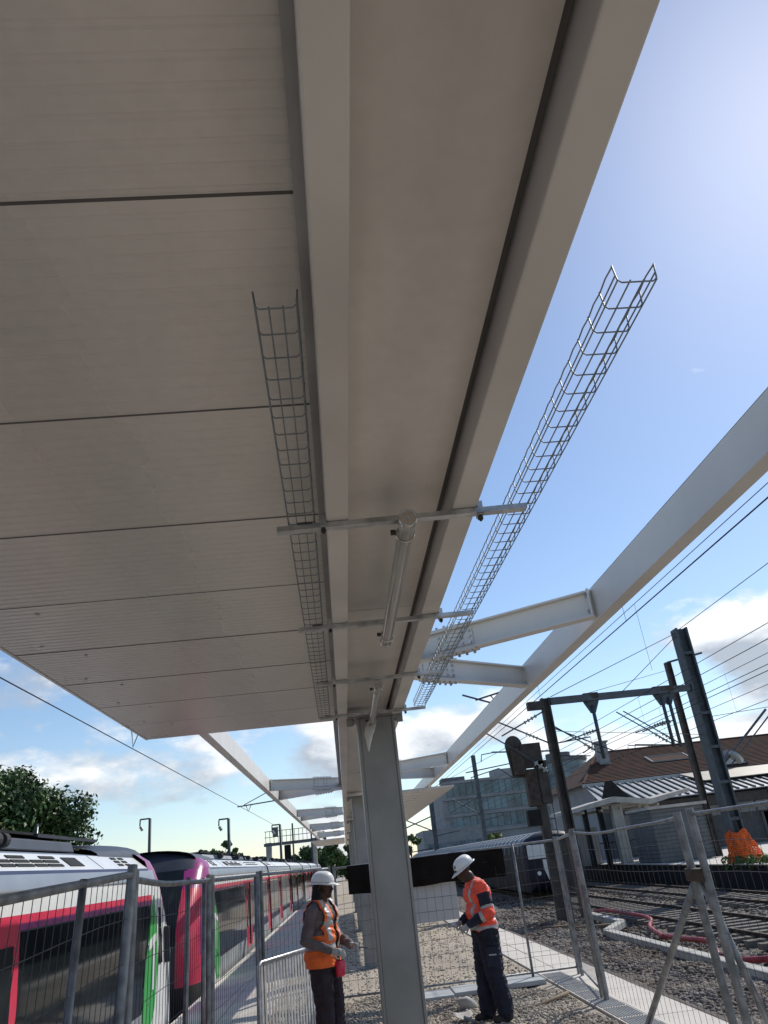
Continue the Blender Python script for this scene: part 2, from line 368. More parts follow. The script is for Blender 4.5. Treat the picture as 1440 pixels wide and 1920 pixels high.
# ribbed soffit panels, left wing
PW = .9
def rib_panel(x0, x1, w, z, pitch=.0598, dep=.0035, th=.05):
    mb = MB(); prof = []
    y = .004
    n = int((w-.008)/pitch); pit = (w-.008)/n
    for i in range(n):
        prof += [(y, 0), (y+pit*.62, 0), (y+pit*.72, dep), (y+pit*.90, dep)]; y += pit
    prof.append((w-.004, 0))
    mb.grid([[(x0, a, z+b) for a, b in prof], [(x1, a, z+b) for a, b in prof]])
    mb.grid([[(x0, 0.004, z), (x0, 0.004, z+th)], [(x1, .004, z), (x1, .004, z+th)]]); mb.grid([[(x0, w-.004, z), (x0, w-.004, z+th)], [(x1, w-.004, z), (x1, w-.004, z+th)]])
    mb.grid([[(x0, .004, z+th), (x0, w-.004, z+th)], [(x1, .004, z+th), (x1, w-.004, z+th)]])
    mb.grid([[(x0, .004, z), (x0, w-.004, z)], [(x0, .004, z+th), (x0, w-.004, z+th)]])
    return mb.mesh('soffit_panel', SOFF, recalc=False)
pm = rib_panel(-2.03, .003, PW, ZS)
screw = MB().disc((0, 0, 0), (0, 0, 1), .011, .010, 8).mesh('screw', GALV)
for i in range(-4, 8):
    y = 1.285+i*PW
    o = place('soffit_panel', pm, can, (0, y, random.uniform(-.0015, .0015)))
    for sx in (-1.82, -1.62):
        if i > 1: stuff(place('screw', screw, o, (sx+random.uniform(-.01, .01), y+.13+.62*(sx < -1.7), ZS-.003)))
    MB().box(-2.028, -.004, y-.0045, y+.0045, ZS-.0012, ZS+.03).build('joint_strip', DARKM, can)
MB().box(-2.05, .0, -3, 8.485, ZS+.065, ZS+.085).build('roof_sheet', SOFF, can)
# narrow edge flashing on the outer edge of the wing
MB().box(-2.055, -2.034, -3, 8.48, ZS-.004, ZS+.10).build('edge_flashing', SOFF, can)
# flat panels between the beams
yy = [-3, .7, 4.3, 7.9, 11.5, 15.1, 18.7, 30, 45, 62]
for a, b in zip(yy, yy[1:]):
    MB().box(.117, .514, a+.004, b-.004, 3.215, 3.25).build('flat_soffit_panel', MIDS, can)
# columns (H sections: two flanges left and right, web facing along the platform)
def column(y):
    mb = MB(); d = .17
    mb.box(.202, .228, y-d, y+d, -.05, ZB0-.003); mb.box(.539, .565, y-d, y+d, -.05, ZB0-.003); mb.box(.2285, .5385, y-.012-.146, y+.012-.146, -.05, ZB0-.003)
    c = mb.build('column', COLM, can, bevel=.006)
    MB().box(.12, .645, y-.20, y+.20, ZB0-.0025, ZB0+.02).build('cap_plate', COLM, c)
    MB().box(.12, .65, y-.26, y+.26, -.05, .025).build('base_plate', COLM, c)
    mb = MB()
    for sx in (.165, .60):
        for sy in (-.1, .1): mb.disc((sx, y+sy, ZB0-.012), (0, 0, 1), .018, .022, 6)
    stuff(mb.build('bolts', GALV, c))
    for sx in (.135, .615): MB().box(sx-.03, sx+.03, y-.17, y-.155, ZB0-.075, ZB0-.003).build('bracket', COLM, c)
CY = [7.5, 16.9, 26.3, 35.7, 45.1]
for y in CY: column(y)
# edge beams
def ibeam(a, b, w, h, tf=.014, tw=.010, mi=0):
    mb = MB(); a = Vector(a); b = Vector(b); d = (b-a).normalized(); z = Vector((0, 0, 1)); x = d.cross(z).normalized(); z = x.cross(d)
    mb.bar(a+z*(h/2-tf/2), b+z*(h/2-tf/2), w, tf); mb.bar(a-z*(h/2-tf/2), b-z*(h/2-tf/2), w, tf); mb.bar(a, b, tw, h-2*tf-.001); return mb
ZF0, ZF1 = 3.375, 3.625
MB().box(XR, XR+.012, -3, 34, ZF0+.012, ZF1).box(XR, XR+.11, -3, 34, ZF0, ZF0+.0118).box(XR+.0121, XR+.11, -3, 34, ZF1-.012, ZF1-.0002).build('edge_beam', WHITE, can)
MB().box(XL-.012, XL, -3, 62, ZF0+.012, ZF1).box(XL-.11, XL, -3, 62, ZF0, ZF0+.0118).box(XL-.11, XL-.0121, -3, 62, ZF1-.012, ZF1-.0002).build('edge_beam', WHITE, can)
# splayed cantilever arms
def arm(x0, y0, x1, y1):
    z = (ZF0+ZF1)/2+.002; h = ZF1-ZF0-.035
    a = Vector((x0, y0, z)); b = Vector((x1, y1, z)); d = (b-a).normalized(); nrm = d.cross(Vector((0, 0, 1))).normalized()
    o = ibeam(a, b-d*.016, .11, h).build('cantilever_arm', WHITE, can)
    MB().bar(b-d*.015, b-d*.001, .16, h+.01).build('end_plate', WHITE, o)
    sp = MB()
    for s_ in (-1, 1):
        sp.bar(a+d*.28+nrm*s_*.0125, a+d*.70+nrm*s_*.0125, .012, h*.62)
        sp.bar(a+d*.26+Vector((0, 0, s_*(h/2+.0065))), a+d*.72+Vector((0, 0, s_*(h/2+.0065))), .11, .012)
    sp.build('splice_plate', WHITE, o)
    bo = MB()
    for i in range(6):
        c = a+d*(.30+.075*i)
        for s_ in (-1, 1):
            for q in (-1, 1): bo.disc(c+nrm*q*.035+Vector((0, 0, s_*(h/2+.022))), (0, 0, 1), .013, .022, 6)
            if i in (1, 2, 4, 5):
                for q in (-.05, 0, .05): bo.disc(c+nrm*s_*.027+Vector((0, 0, q)), nrm, .012, .02, 6)
    for s_ in (-1, 1):
        for q in (-1, 1): bo.disc(b-d*.028+nrm*s_*.05+Vector((0, 0, q*h*.30)), d, .016, .026, 6)
    stuff(bo.build('bolts', GALV, o))
for yc in (6.85, 16.3, 25.7):
    arm(.66, yc-.25, XR, yc-1.28); arm(.66, yc+.22, XR, yc+1.28)
for yc in (17.75, 27.1, 36.5, 45.9):
    arm(.01, yc-.25, XL, yc-1.22); arm(.01, yc+.22, XL, yc+1.22)
# sheeted wing further along on the right, and far ones on the left
pr2 = rib_panel(.645, 2.78, PW, ZS-.0)
for i in range(20): place('soffit_panel', pr2, can, (0, 19.4+i*PW, 0))
pl2 = rib_panel(-2.03, .003, PW, ZS)
for i in range(14): place('soffit_panel', pl2, can, (0, 49+i*PW, 0))

# strut bars under the beams
BY = [2.76, 4.18, 5.64, 7.08]
LBL = ['nearest', 'second', 'third', 'farthest']
for i, y in enumerate(BY):
    x0 = (-.175, -.17, -.12, -.145)[i]
    sk = .024
    t = thing('strut_bar', LBL[i]+' galvanised strut bar clamped across under the two canopy beams', 'strut', (.34, y, 3.07), 'strut bars under the canopy')
    mb = MB(); a = Vector((x0, y+sk, 3.085)); b = Vector((.845, y-sk, 3.085)); d = (b-a).normalized(); n_ = Vector((0, 1, 0))
    mb.bar(a+Vector((0, 0, .0015)), b+Vector((0, 0, .0015)), .041, .003)
    for s_ in (-1, 1):
        mb.bar(a+n_*s_*.0195+Vector((0, 0, .012)), b+n_*s_*.0195+Vector((0, 0, .012)), .002, .0175)
        mb.bar(a+n_*s_*.0145+Vector((0, 0, .0215)), b+n_*s_*.0145+Vector((0, 0, .0215)), .008, .002)
    mb.build('channel', GALV, t)
    for x in (.012, .656):
        cl = MB().box(x-.012, x+.012, y-.028, y+.028, 3.08, 3.14).build('beam_clamp', GALV, t, bevel=.003)
        MB().tube([(x, y, 3.06), (x, y, 3.08)], .006, 6).disc((x, y, 3.072), (0, 0, 1), .012, .01, 6).build('clamp_bolt', MASTB, cl)
    for x in (-.06, .82):
        MB().bar((x-.03, y, 3.108), (x+.03, y, 3.108), .03, .004).build('tray_clip', MAST, t)

# wire cable trays
def tray(x0, x1, y0, y1, label, skew):
    t = thing('cable_tray', label, 'cable tray', ((x0+x1)/2, y0, 3.11), 'wire cable trays')
    r = .0024; zb = 3.115; zt_ = zb+.055
    def sx(y): return skew*(y-y0)/(y1-y0)
    lw = []
    for (x, z) in ((x0, zt_), (x0, zb+.026), (x0, zb+.006), (x1, zb+.006), (x1, zb+.026), (x1, zt_), (x0+(x1-x0)*.33, zb+.006), (x0+(x1-x0)*.67, zb+.006)):
        ys_ = np.arange(y0, y1+.001, .05)
        if z == zt_:   # top safety wire, bent in a gentle wave between the rungs
            o = MB().tube([(x+sx(yv)+(-.003 if x == x0 else .003), yv, z+(.0035 if k_ % 2 else -.002)) for k_, yv in enumerate(ys_)], r, 5)
        else: o = MB().tube([(x+sx(y0), y0, z), (x+sx(y1), y1, z)], r, 5)
        o.build('long_wire', ZINC, t, smooth=True)
    y = y0
    while y <= y1+.001:
        d = sx(y); c = .010
        MB().tube([(x0+d-.004, y, zt_+.002), (x0+d, y, zb+c), (x0+d+c, y, zb), (x1+d-c, y, zb), (x1+d, y, zb+c), (x1+d+.004, y, zt_+.002)], r, 5).build('rung', ZINC, t, smooth=True)
        y += .1
tray(.803, .908, 1.445, 7.12, 'bright wire cable tray on the strut bar ends, seen against the sky', -.06)
tray(-.120, -.016, 1.473, 7.22, 'wire cable tray under the ribbed left soffit, beside the long beam', -.034)

# tube lamps
def lamp(y0, y1, label):
    t = thing('tube_lamp', label, 'lamp', (.336, y0, 3.02), 'tube lamps under the canopy'); x = .336; z = 3.022; r = .036
    MB().tube([(x, y0+.02, z), (x, y1-.02, z)], r-.003, 24).build('tube', LAMPG, t, smooth=True, autosm=40)
    MB().box(x-.022, x+.022, y0+.06, y1-.06, z+.006, z+.022).build('gear_tray', WHITE, t)
    MB().tube([(x, y0+.08, z-.010), (x, y1-.08, z-.010)], .008, 8).build('led_tube', WHITE, t, smooth=True)
    for y, dd in ((y0, 1), (y1, -1)):
        c = MB().disc((x, y, z), (0, 1, 0), r+.001, .022, 28).build('end_cap', STEELP, t, bevel=.003)
        rr = []
        for k in range(29):
            a = 2*math.pi*k/28; rr.append((x+math.cos(a)*(r-.004), y-dd*.013, z+math.sin(a)*(r-.004)))
        MB().tube(rr, .004, 6, cap=False).build('cap_ring', GALV, c, smooth=True)
        MB().disc((x, y-dd*.014, z), (0, 1, 0), .008, .008, 10).build('cap_screw', GALV, c)
    for y in (y0+.14, y1-.12):
        rr = [(x+math.cos(2*math.pi*k/20)*(r+.001), y, z+math.sin(2*math.pi*k/20)*(r+.001)) for k in range(21)]
        cl = MB().tube(rr, .0035, 6, cap=False).build('strap', STEELP, t, smooth=True)
        MB().box(x-r-.022, x-r-.002, y-.008, y+.008, z+.0, z+.018).build('buckle', MASTB, cl)
        MB().tube([(x, y, z+r), (x, y, 3.066)], .005, 6).build('hanger', GALV, t)
lamp(2.60, 4.33, 'clear tube lamp nearest the camera, hung under the flat soffit')
lamp(5.56, 7.20, 'farther clear tube lamp hung just in front of the first column')
# plastic film bag hanging off the far lamp end
rows = []
for i in range(9):
    z = 3.03-.02*i-.002*i*i; wdt = .036+.012*math.sin(i*.55)-.0045*max(0, i-4)
    rows.append([(.330-.007*i+math.cos(a)*wdt*(.9+.25*math.sin(3*a+i)), 7.16-.045*i*.6+math.sin(a)*wdt*.55, z) for a in np.linspace(0, 2*math.pi, 13)])
o = MB().grid(rows).build('plastic_bag', FILM, smooth=True)
tag(o, 'crumpled clear plastic sleeve dangling from the far lamp in front of the column', 'bag')
o.modifiers.new('s', 'SOLIDIFY').thickness = .0015
#@@PART2
# ================================================================== SITE FENCES
def fence(a0, a1, b0, b1, label, mids=(), pitch=.11, hz=7, feet=True, bottom=True, post_r=.025, sag=0, rail_r=.020, group='mesh site fence panels'):
    """a0/a1: foot and top of the first post, b0/b1: of the second"""
    a0, a1, b0, b1 = map(Vector, (a0, a1, b0, b1))
    t = thing('mesh_fence', label, 'fence', (a0+b0)/2, group)
    for p, q in ((a0, a1), (b0, b1)): MB().tube([p, q], post_r, 10).build('post', FENCE, t, smooth=True, autosm=40)
    def pt(u, v): return (a0*(1-u)+b0*u)*(1-v)+(a1*(1-u)+b1*u)*v
    for u in mids: MB().tube([pt(u, .02), pt(u, .985)], .020, 8).build('mid_post', FENCE, t, smooth=True)
    rl = [pt(u, .975)-Vector((0, 0, sag*4*u*(1-u)*(1+.3*math.sin(7*u)))) for u in np.linspace(0, 1, 13)]
    MB().tube(rl, rail_r, 8).build('top_rail', FENCE, t, smooth=True, autosm=50)
    if bottom: MB().tube([pt(0, .05), pt(1, .05)], .015, 8).build('bottom_rail', FENCE, t, smooth=True)
    ln = (b0-a0).length; n = int(ln/pitch); mb = MB(); r = .0019
    for i in range(1, n):
        u = i/n; j = random.uniform(-.006, .006)
        mb.tube([pt(u, .05), pt(u+j*.4, .3)+Vector((0, j, 0)), pt(u+j*.3, .7)-Vector((0, j, 0)), pt(u, .975)], r, 4, cap=False)
    for k in range(1, hz+1):
        v = .05+.925*k/(hz+1)
        mb.tube([pt(u, v+.004*math.sin(u*9+k)) for u in np.linspace(0, 1, 7)], r*1.25, 4, cap=False)
    stuff(mb.build('wire_mesh', FWIRE, t, smooth=True, recalc=False))
    if feet:
        for p in (a0, b0):
            MB().box(p.x-.11, p.x+.11, p.y-.30, p.y+.30, p.z-.03, p.z+.09).build('foot_block', CONC, t, bevel=.02)
    return t
fence((-1.22, 1.35, 0), (-1.24, 1.65, 1.86), (-1.30, 4.62, 0), (-1.285, 5.06, 1.985), 'mesh fence panel leaning at the far left in front of the near train', mids=(.72,), pitch=.095, sag=.0, post_r=.029)
fence((-1.30, 4.98, 0), (-1.29, 5.14, 1.955), (-1.34, 8.0, 0), (-1.335, 8.12, 1.905), 'mesh fence panel standing before the touching train noses', mids=(.62, .90), pitch=.095, sag=.025)
fence((-1.335, 8.2, 0), (-1.33, 8.28, 1.90), (-1.19, 11.0, 0), (-1.185, 11.08, 1.895), 'mesh fence panel before the green flash of the second train', mids=(.93,), pitch=.095)
fence((-1.15, 11.12, 0), (-1.15, 11.16, 1.90), (-.30, 12.72, 0), (-.28, 12.74, 1.87), 'short mesh fence panel slanting behind the worker with the unzipped vest', pitch=.1)
fence((-.22, 12.86, 0.02), (-.20, 12.84, 1.86), (3.30, 12.80, 0.02), (3.30, 12.78, 1.90), 'mesh fence panel across the platform carrying the black sheet', mids=(.805,), pitch=.125, hz=8, bottom=True, feet=False, post_r=.024, rail_r=.017)
fence((3.30, 12.62, .02), (3.29, 12.6, 1.90), (3.02, 10.80, .02), (3.01, 10.78, 1.95), 'short mesh fence panel at the corner by the pale platform edge', pitch=.1, feet=False)
fence((3.02, 10.62, .02), (3.0, 10.64, 1.965), (3.04, 7.16, .02), (3.0, 7.14, 1.965), 'mesh fence panel along the right platform edge with a dented top rail', pitch=.13, sag=.045, bottom=False, feet=False, post_r=.035, rail_r=.015)
fence((3.04, 6.90, .02), (3.0, 6.86, 1.975), (3.04, 3.5, .02), (3.0, 3.5, 1.975), 'mesh fence panel at the far right, nearest the camera', pitch=.13, bottom=False, feet=False, post_r=.035, rail_r=.015)
t = thing('fence_brace', 'galvanised A shaped brace clamped to the right fence posts', 'brace', (2.95, 8, 0))
MB().tube([(3.0, 7.02, 1.46), (2.94, 9.05, .03)], .031, 10).build('brace_leg', FENCE, t, smooth=True)
MB().tube([(3.0, 7.02, 1.46), (3.35, 7.05, .03)], .029, 10).build('brace_leg', FENCE, t, smooth=True)
MB().box(2.955, 3.05, 6.86, 7.2, 1.40, 1.50).build('coupler', RUST, t, bevel=.012)
# black sheet and white board tied to the cross fence
rows = [[(x, 12.80-.020*math.sin(x*9+z*6)*(1.9-z)/.4-.006*math.sin(x*23)-.008, z-.008*math.sin(x*3)+(1.83-z)*.012*math.sin(x*8.5+1)) for x in np.linspace(.0, 2.45, 60)] for z in np.linspace(1.43, 1.83, 10)]
o = MB().grid(rows).build('black_sheet', SHEET, smooth=True); o.modifiers.new('s', 'SOLIDIFY').thickness = .004
tag(o, 'long black windbreak sheet hung on the top of the cross fence', 'sheet')
o = MB().box(.62, 1.655, 12.872, 12.90, .925, 1.435).build('white_board', BOARD, bevel=.004)
tag(o, 'pale board leaning against the cross fence below the black sheet', 'board')
# crowd barrier of vertical slats
A, B = Vector((-1.02, 9.32, 0)), Vector((-.30, 10.85, 0))
t = thing('crowd_barrier', 'galvanised crowd barrier of close vertical slats behind the unzipped-vest worker', 'barrier', (A+B)/2)
Zv = Vector((0, 0, 1))
MB().tube([A+Zv*.1, A+Zv*.97, A+(B-A)*.03+Zv*1.0, B-(B-A)*.03+Zv*1.0, B+Zv*.97, B+Zv*.1], .019, 8).build('frame', GALV, t, smooth=True, autosm=50)
MB().tube([A+Zv*.16, B+Zv*.16], .014, 8).build('lower_rail', GALV, t, smooth=True)
for i in range(1, 25):
    p = A+(B-A)*(i/25); MB().bar(p+Zv*.165, p+Zv*.985, .006, .040, up=(B-A)).build('slat', GALVL, t)
for p in (A+(B-A)*.15, A+(B-A)*.85):
    nn = (B-A).normalized().cross(Zv); MB().bar(p-nn*.28+Zv*.02, p+nn*.28+Zv*.02, .05, .012).build('foot', GALV, t)

# ================================================================== PEOPLE
def capsule(mb, a, b, ra, rb, n=12, sq=(1, 1), ref=None):
    a = Vector(a); b = Vector(b); d = b-a; ln = max(d.length, 1e-5); d = d/ln
    rf = Vector(ref) if ref else (Vector((0, 1, 0)) if abs(d.y) < .9 else Vector((1, 0, 0)))
    x = d.cross(rf).normalized(); y = x.cross(d).normalized(); rings = []
    for k in range(1, 5):
        ph = -math.pi/2+k*math.pi/2/4.; rings.append((a+d*math.sin(ph)*ra, math.cos(ph)*ra))
    for k in range(0, 4):
        ph = k*math.pi/2/4.; rings.append((b+d*math.sin(ph)*rb, math.cos(ph)*rb))
    base = len(mb.v)
    for c, r in rings: mb.v += [tuple(c+(x*math.cos(2*math.pi*k/n)*sq[0]+y*math.sin(2*math.pi*k/n)*sq[1])*r) for k in range(n)]
    m_ = len(rings); mb.v += [tuple(a-d*ra), tuple(b+d*rb)]
    for i in range(m_-1):
        for k in range(n):
            k2 = (k+1) % n; mb.f.append((base+i*n+k, base+i*n+k2, base+(i+1)*n+k2, base+(i+1)*n+k)); mb.m.append(0)
    e0, e1 = base+m_*n, base+m_*n+1
    for k in range(n):
        k2 = (k+1) % n; mb.f.append((e0, base+k2, base+k)); mb.m.append(0)
        mb.f.append((e1, base+(m_-1)*n+k, base+(m_-1)*n+k2)); mb.m.append(0)
def remesh(mb, name, vox, smooth_it=4):
    me = mb.mesh(name+'_tmp', SKIN); o = bpy.data.objects.new(name+'_tmp', me); COL.objects.link(o)
    r = o.modifiers.new('r', 'REMESH'); r.mode = 'VOXEL'; r.voxel_size = vox
    if smooth_it: q = o.modifiers.new('s', 'SMOOTH'); q.iterations = smooth_it; q.factor = .5
    dg = bpy.context.evaluated_depsgraph_get(); new = bpy.data.meshes.new_from_object(o.evaluated_get(dg)); new.name = name
    bpy.data.objects.remove(o); bpy.data.meshes.remove(me); return new
def seg_dist(P, a, b):
    a = np.array(a); b = np.array(b); ab = b-a; tt = np.clip(((P-a)@ab)/max(ab@ab, 1e-9), 0, 1)
    return np.linalg.norm(P-(a+tt[:, None]*ab), axis=1), tt
def centers(me):
    c = np.empty(len(me.polygons)*3); me.polygons.foreach_get('center', c); return c.reshape(-1, 3)
def cut(me, keep, name):
    import bmesh
    bm = bmesh.new(); bm.from_mesh(me); bm.faces.ensure_lookup_table()
    bmesh.ops.delete(bm, geom=[f for f, k_ in zip(bm.faces, keep) if not k_], context='FACES'); bm.to_mesh(me); bm.free(); return me
def hand(parts, wrist, d, palm_n, side, curl, mi, thumb_up):
    """palm from the wrist along d; fingers spread along the cross axis"""
    w_ = Vector(wrist); d = Vector(d).normalized(); n_ = Vector(palm_n); n_ = (n_-d*n_.dot(d)).normalized(); c = d.cross(n_)
    parts.append((w_, w_+d*.085, .030, .036, mi, (1.05, .62), tuple(n_)))
    ln = [.070, .080, .074, .058]
    for k in range(4):
        o = (k-1.5)*.0195*side; p0 = w_+d*.088+c*o; e = d
        for j, fr in enumerate((.45, .32, .23)):
            e = (e*math.cos(curl)+n_*math.sin(curl)*1).normalized() if j == 0 else (e*math.cos(curl)+(n_-e*n_.dot(e)).normalized()*math.sin(curl)).normalized()
            p1 = p0+e*ln[k]*fr*1.1; parts.append((p0, p1, .0098-.0008*j, .0092-.0008*j, mi, (1, 1), None)); p0 = p1
    tb = w_+d*.030-c*side*.028; tdir = (d*.75-c*side*.45+n_*.45).normalized()
    p1 = tb+tdir*.042; p2 = p1+(tdir+d*.5).normalized()*.034
    parts.append((tb, p1, .0125, .0105, mi, (1, 1), None)); parts.append((p1, p2, .0105, .009, mi, (1, 1), None))
def build_person(root, parts, mats, name='body', vox=.0065, colour=None):
    mb = MB()
    for (a, b, ra, rb, mi, sq, ref) in parts: capsule(mb, a, b, ra, rb, sq=sq, ref=ref)
    me = remesh(mb, name, vox); C = centers(me)
    best = np.full(len(C), 1e9); idx = np.zeros(len(C), int); tt_ = np.zeros(len(C)); pid = np.zeros(len(C), int)
    for i, (a, b, ra, rb, mi, sq, ref) in enumerate(parts):
        dd, t_ = seg_dist(C, a, b); dd = dd-(ra+(rb-ra)*t_)*.5*(sq[0]+sq[1]); k_ = dd < best; best[k_] = dd[k_]; idx[k_] = mi; tt_[k_] = t_[k_]; pid[k_] = i
    if colour: idx = colour(C, idx, pid, tt_)
    me.materials.clear()
    for q in mats: me.materials.append(q)
    me.polygons.foreach_set('material_index', idx.astype(np.int32)); me.polygons.foreach_set('use_smooth', np.ones(len(C), bool)); me.update()
    o = bpy.data.objects.new(name, me); COL.objects.link(o); o.parent = root; WT[o] = wloc(root); return o
def child(mb, name, mats, root, smooth=True):
    o = bpy.data.objects.new(name, mb.mesh(name, mats, smooth)); COL.objects.link(o); o.parent = root; return o
def head(parts, c, fw, up, mi):
    """head centred on c, looking along fw"""
    c = Vector(c); f = Vector(fw).normalized(); u = Vector(up); u = (u-f*u.dot(f)).normalized(); s_ = f.cross(u)
    parts += [(c-f*.025+u*.03, c+f*.02+u*.03, .088, .086, mi, (.86, 1.0), tuple(u)),
              (c+f*.025-u*.03, c+f*.035-u*.075, .062, .044, mi, (1, .95), None),
              (c+f*.075-u*.095, c+f*.07-u*.10, .024, .024, mi, (1, 1), None),
              (c+f*.092+u*.0, c+f*.108-u*.030, .010, .016, mi, (1, 1), None),
              (c+f*.088-u*.058, c+f*.092-u*.058, .015, .016, mi, (1.5, .7), tuple(u)),
              (c+f*.088-u*.073, c+f*.089-u*.073, .014, .014, mi, (1.4, .7), tuple(u)),
              (c+f*.080+u*.012+s_*.03, c+f*.080+u*.012-s_*.03, .016, .016, mi, (1, 1), None)]
    for q in (-1, 1): parts.append((c-f*.01+s_*q*.078+u*.005, c-f*.018+s_*q*.085-u*.028, .016, .011, mi, (.6, 1.2), tuple(s_)))
def helmet(root, c, fw, up, sticker):
    c = Vector(c); f = Vector(fw).normalized(); u = Vector(up); u = (u-f*u.dot(f)).normalized(); s_ = f.cross(u); rows = []
    for ph in np.linspace(0, math.pi/2, 9):
        ring = []
        for a in np.linspace(0, 2*math.pi, 33):
            r = math.cos(ph)**.82; rd = 1+.045*(math.exp(-(math.sin(a)/.18)**2))*(math.sin(ph*2)**.6 if ph > 0 else 0)
            ring.append(c+(f*math.cos(a)*.135+s_*math.sin(a)*.112)*r*rd+u*(.115*math.sin(ph)*rd-.005))
        rows.append(ring)
    h = child(MB().grid(rows), 'helmet', HELM, root); h.modifiers.new('s', 'SOLIDIFY').thickness = .006
    rows = []
    for k_, off in enumerate((0, .012, .03)):
        rows.append([c+f*math.cos(a)*(.134+off+(.048*max(0, math.cos(a))**3)*k_/2)+s_*math.sin(a)*(.111+off*.5)-u*(.006+.006*k_+.008*max(0, math.cos(a))*k_) for a in np.linspace(0, 2*math.pi, 41)])
    b = child(MB().grid(rows), 'brim', HELM, h); b.modifiers.new('s', 'SOLIDIFY').thickness = .005
    rows = []
    for ph in (.32, .62):
        rows.append([c+(f*math.cos(a)*.1375+s_*math.sin(a)*.1145)*math.cos(ph)**.82+u*(.117*math.sin(ph)-.004) for a in np.linspace(sticker[0], sticker[1], 7)])
    s2 = child(MB().grid(rows), 'sticker', HELMB, h)
    mb = MB(); mb.tube([c+s_*.09*q+u*(-.02) + f*.0 for q in (1,)]+[c+s_*.085-u*.09+f*.03], .004, 5); child(mb, 'chin_strap', BLACK, h)
def vest(root, parts, infl, zmin, keep, mats, colour, vox=.009):
    mb = MB()
    for (a, b, ra, rb, mi, sq, ref) in parts: capsule(mb, a, b, ra+infl, rb+infl, sq=sq, ref=ref)
    me = remesh(mb, 'vest', vox, 6); C = centers(me); me = cut(me, keep(C), 'vest'); C = centers(me); me.materials.clear()
    for q in mats: me.materials.append(q)
    me.polygons.foreach_set('material_index', colour(C).astype(np.int32)); me.polygons.foreach_set('use_smooth', np.ones(len(C), bool))
    o = bpy.data.objects.new('vest', me); COL.objects.link(o); o.parent = root
    o.modifiers.new('s', 'SOLIDIFY').thickness = .006
    return o
ID = (1, 1)
from mathutils import noise as mnoise
def crease(me, mats_cloth, amp=.010):
    n = len(me.vertices); co = np.empty(n*3); me.vertices.foreach_get('co', co); co = co.reshape(-1, 3); no = np.empty(n*3); me.vertices.foreach_get('normal', no); no = no.reshape(-1, 3)
    cl = np.zeros(n)
    for pg in me.polygons:
        if pg.material_index in mats_cloth:
            for v in pg.vertices: cl[v] = 1
    d = np.zeros(n)
    for i in np.nonzero(cl)[0]:
        x, y, z = co[i]; a = mnoise.noise((x*7, y*7+z*5, z*15)); b = mnoise.noise((x*16+4, y*16, z*24+x*14)); d[i] = (1-abs(a)*2.6)*.75+b*.45
    co += no*(d*amp*cl)[:, None]; me.vertices.foreach_set('co', co.reshape(-1)); me.update()
# ---- worker with the unzipped vest, facing right (own frame: +x forward, +y his left)
wk = thing('person', 'worker in grey shirt and unzipped orange vest, white helmet, reaching out with gloved hands', 'person', (-.325, 9.45, .0))
wk.rotation_euler = (0, 0, R(-24))
tor = [((-.01, -.06, .98), (-.01, .06, .98), .162, .162, 0, (1, .95), None),
       ((-.005, -.06, 1.16), (-.005, .06, 1.16), .158, .158, 0, (.95, 1), None),
       ((.0, -.095, 1.36), (.0, .095, 1.36), .138, .138, 0, (.95, 1), None),
       ((-.005, -.13, 1.44), (-.005, .13, 1.44), .085, .085, 0, (1, 1), None),
       ((0, 0, .98), (0, 0, 1.40), .155, .13, 0, (1.15, .95), (1, 0, 0))]
P1 = list(tor) + [
    ((0, 0, 1.43), (.03, 0, 1.57), .072, .064, 1, ID, None),
    # legs
    ((-.0, -.09, .93), (.03, -.105, .50), .130, .098, 2, ID, None), ((.03, -.105, .50), (.0, -.11, .10), .098, .082, 2, ID, None),
    ((-.0, .09, .93), (.05, .11, .50), .130, .098, 2, ID, None), ((.05, .11, .50), (.06, .12, .10), .098, .082, 2, ID, None),
    ((-.03, -.11, .05), (.14, -.125, .04), .050, .042, 3, (1, .9), None), ((.03, .12, .05), (.20, .14, .04), .050, .042, 3, (1, .9), None),
    # near (right) arm
    ((-.01, -.20, 1.43), (-.075, -.26, 1.15), .070, .056, 0, ID, None), ((-.075, -.26, 1.15), (.175, -.215, 1.055), .058, .042, 0, ID, None),
    ((.165, -.215, 1.06), (.185, -.213, 1.05), .036, .036, 4, ID, None),
    # far (left) arm
    ((-.0, .20, 1.43), (.03, .255, 1.16), .076, .062, 0, ID, None), ((.03, .255, 1.16), (.265, .13, 1.06), .058, .042, 0, ID, None)]
for k_ in range(9):
    a_ = math.pi*(.45+1.1*k_/8); P1.append(((.02+.075*math.cos(a_), .075*math.sin(a_), 1.66), (-.01+.10*math.cos(a_), .095*math.sin(a_), 1.47-.02*(k_ % 3)), .022, .016, 6, ID, None))
head(P1, (.05, 0, 1.665), (1, .10, -.12), (0, 0, 1), 1)
hand(P1, (.19, -.212, 1.048), (.95, .12, -.26), (0, .9, -.4), 1, .32, 5, True)
hand(P1, (.275, .122, 1.055), (.96, -.25, -.10), (0, -.5, -.86), -1, .55, 5, True)
crease(build_person(wk, P1, [GREYS, SKIN, PLUM, BOOT, BLACK, GLOVE, HAIR]).data, (0, 2), .012)
helmet(wk, (.045, 0, 1.705), (1, .10, -.08), (0, 0, 1), (-1.0, -.45))
def keep1(C):
    x, y, z = C.T
    k_ = (z > .885) & (z < 1.53)
    k_ &= ~((x > .03) & (np.abs(y-.01) < .035+.05*np.clip((z-1.25)/.25, 0, 1)))          # open front
    k_ &= ~((np.abs(y) > .185) & (z > 1.19))                                             # arm holes
    k_ &= ~((np.hypot(x-.01, y) < .085) & (z > 1.40))
    return k_
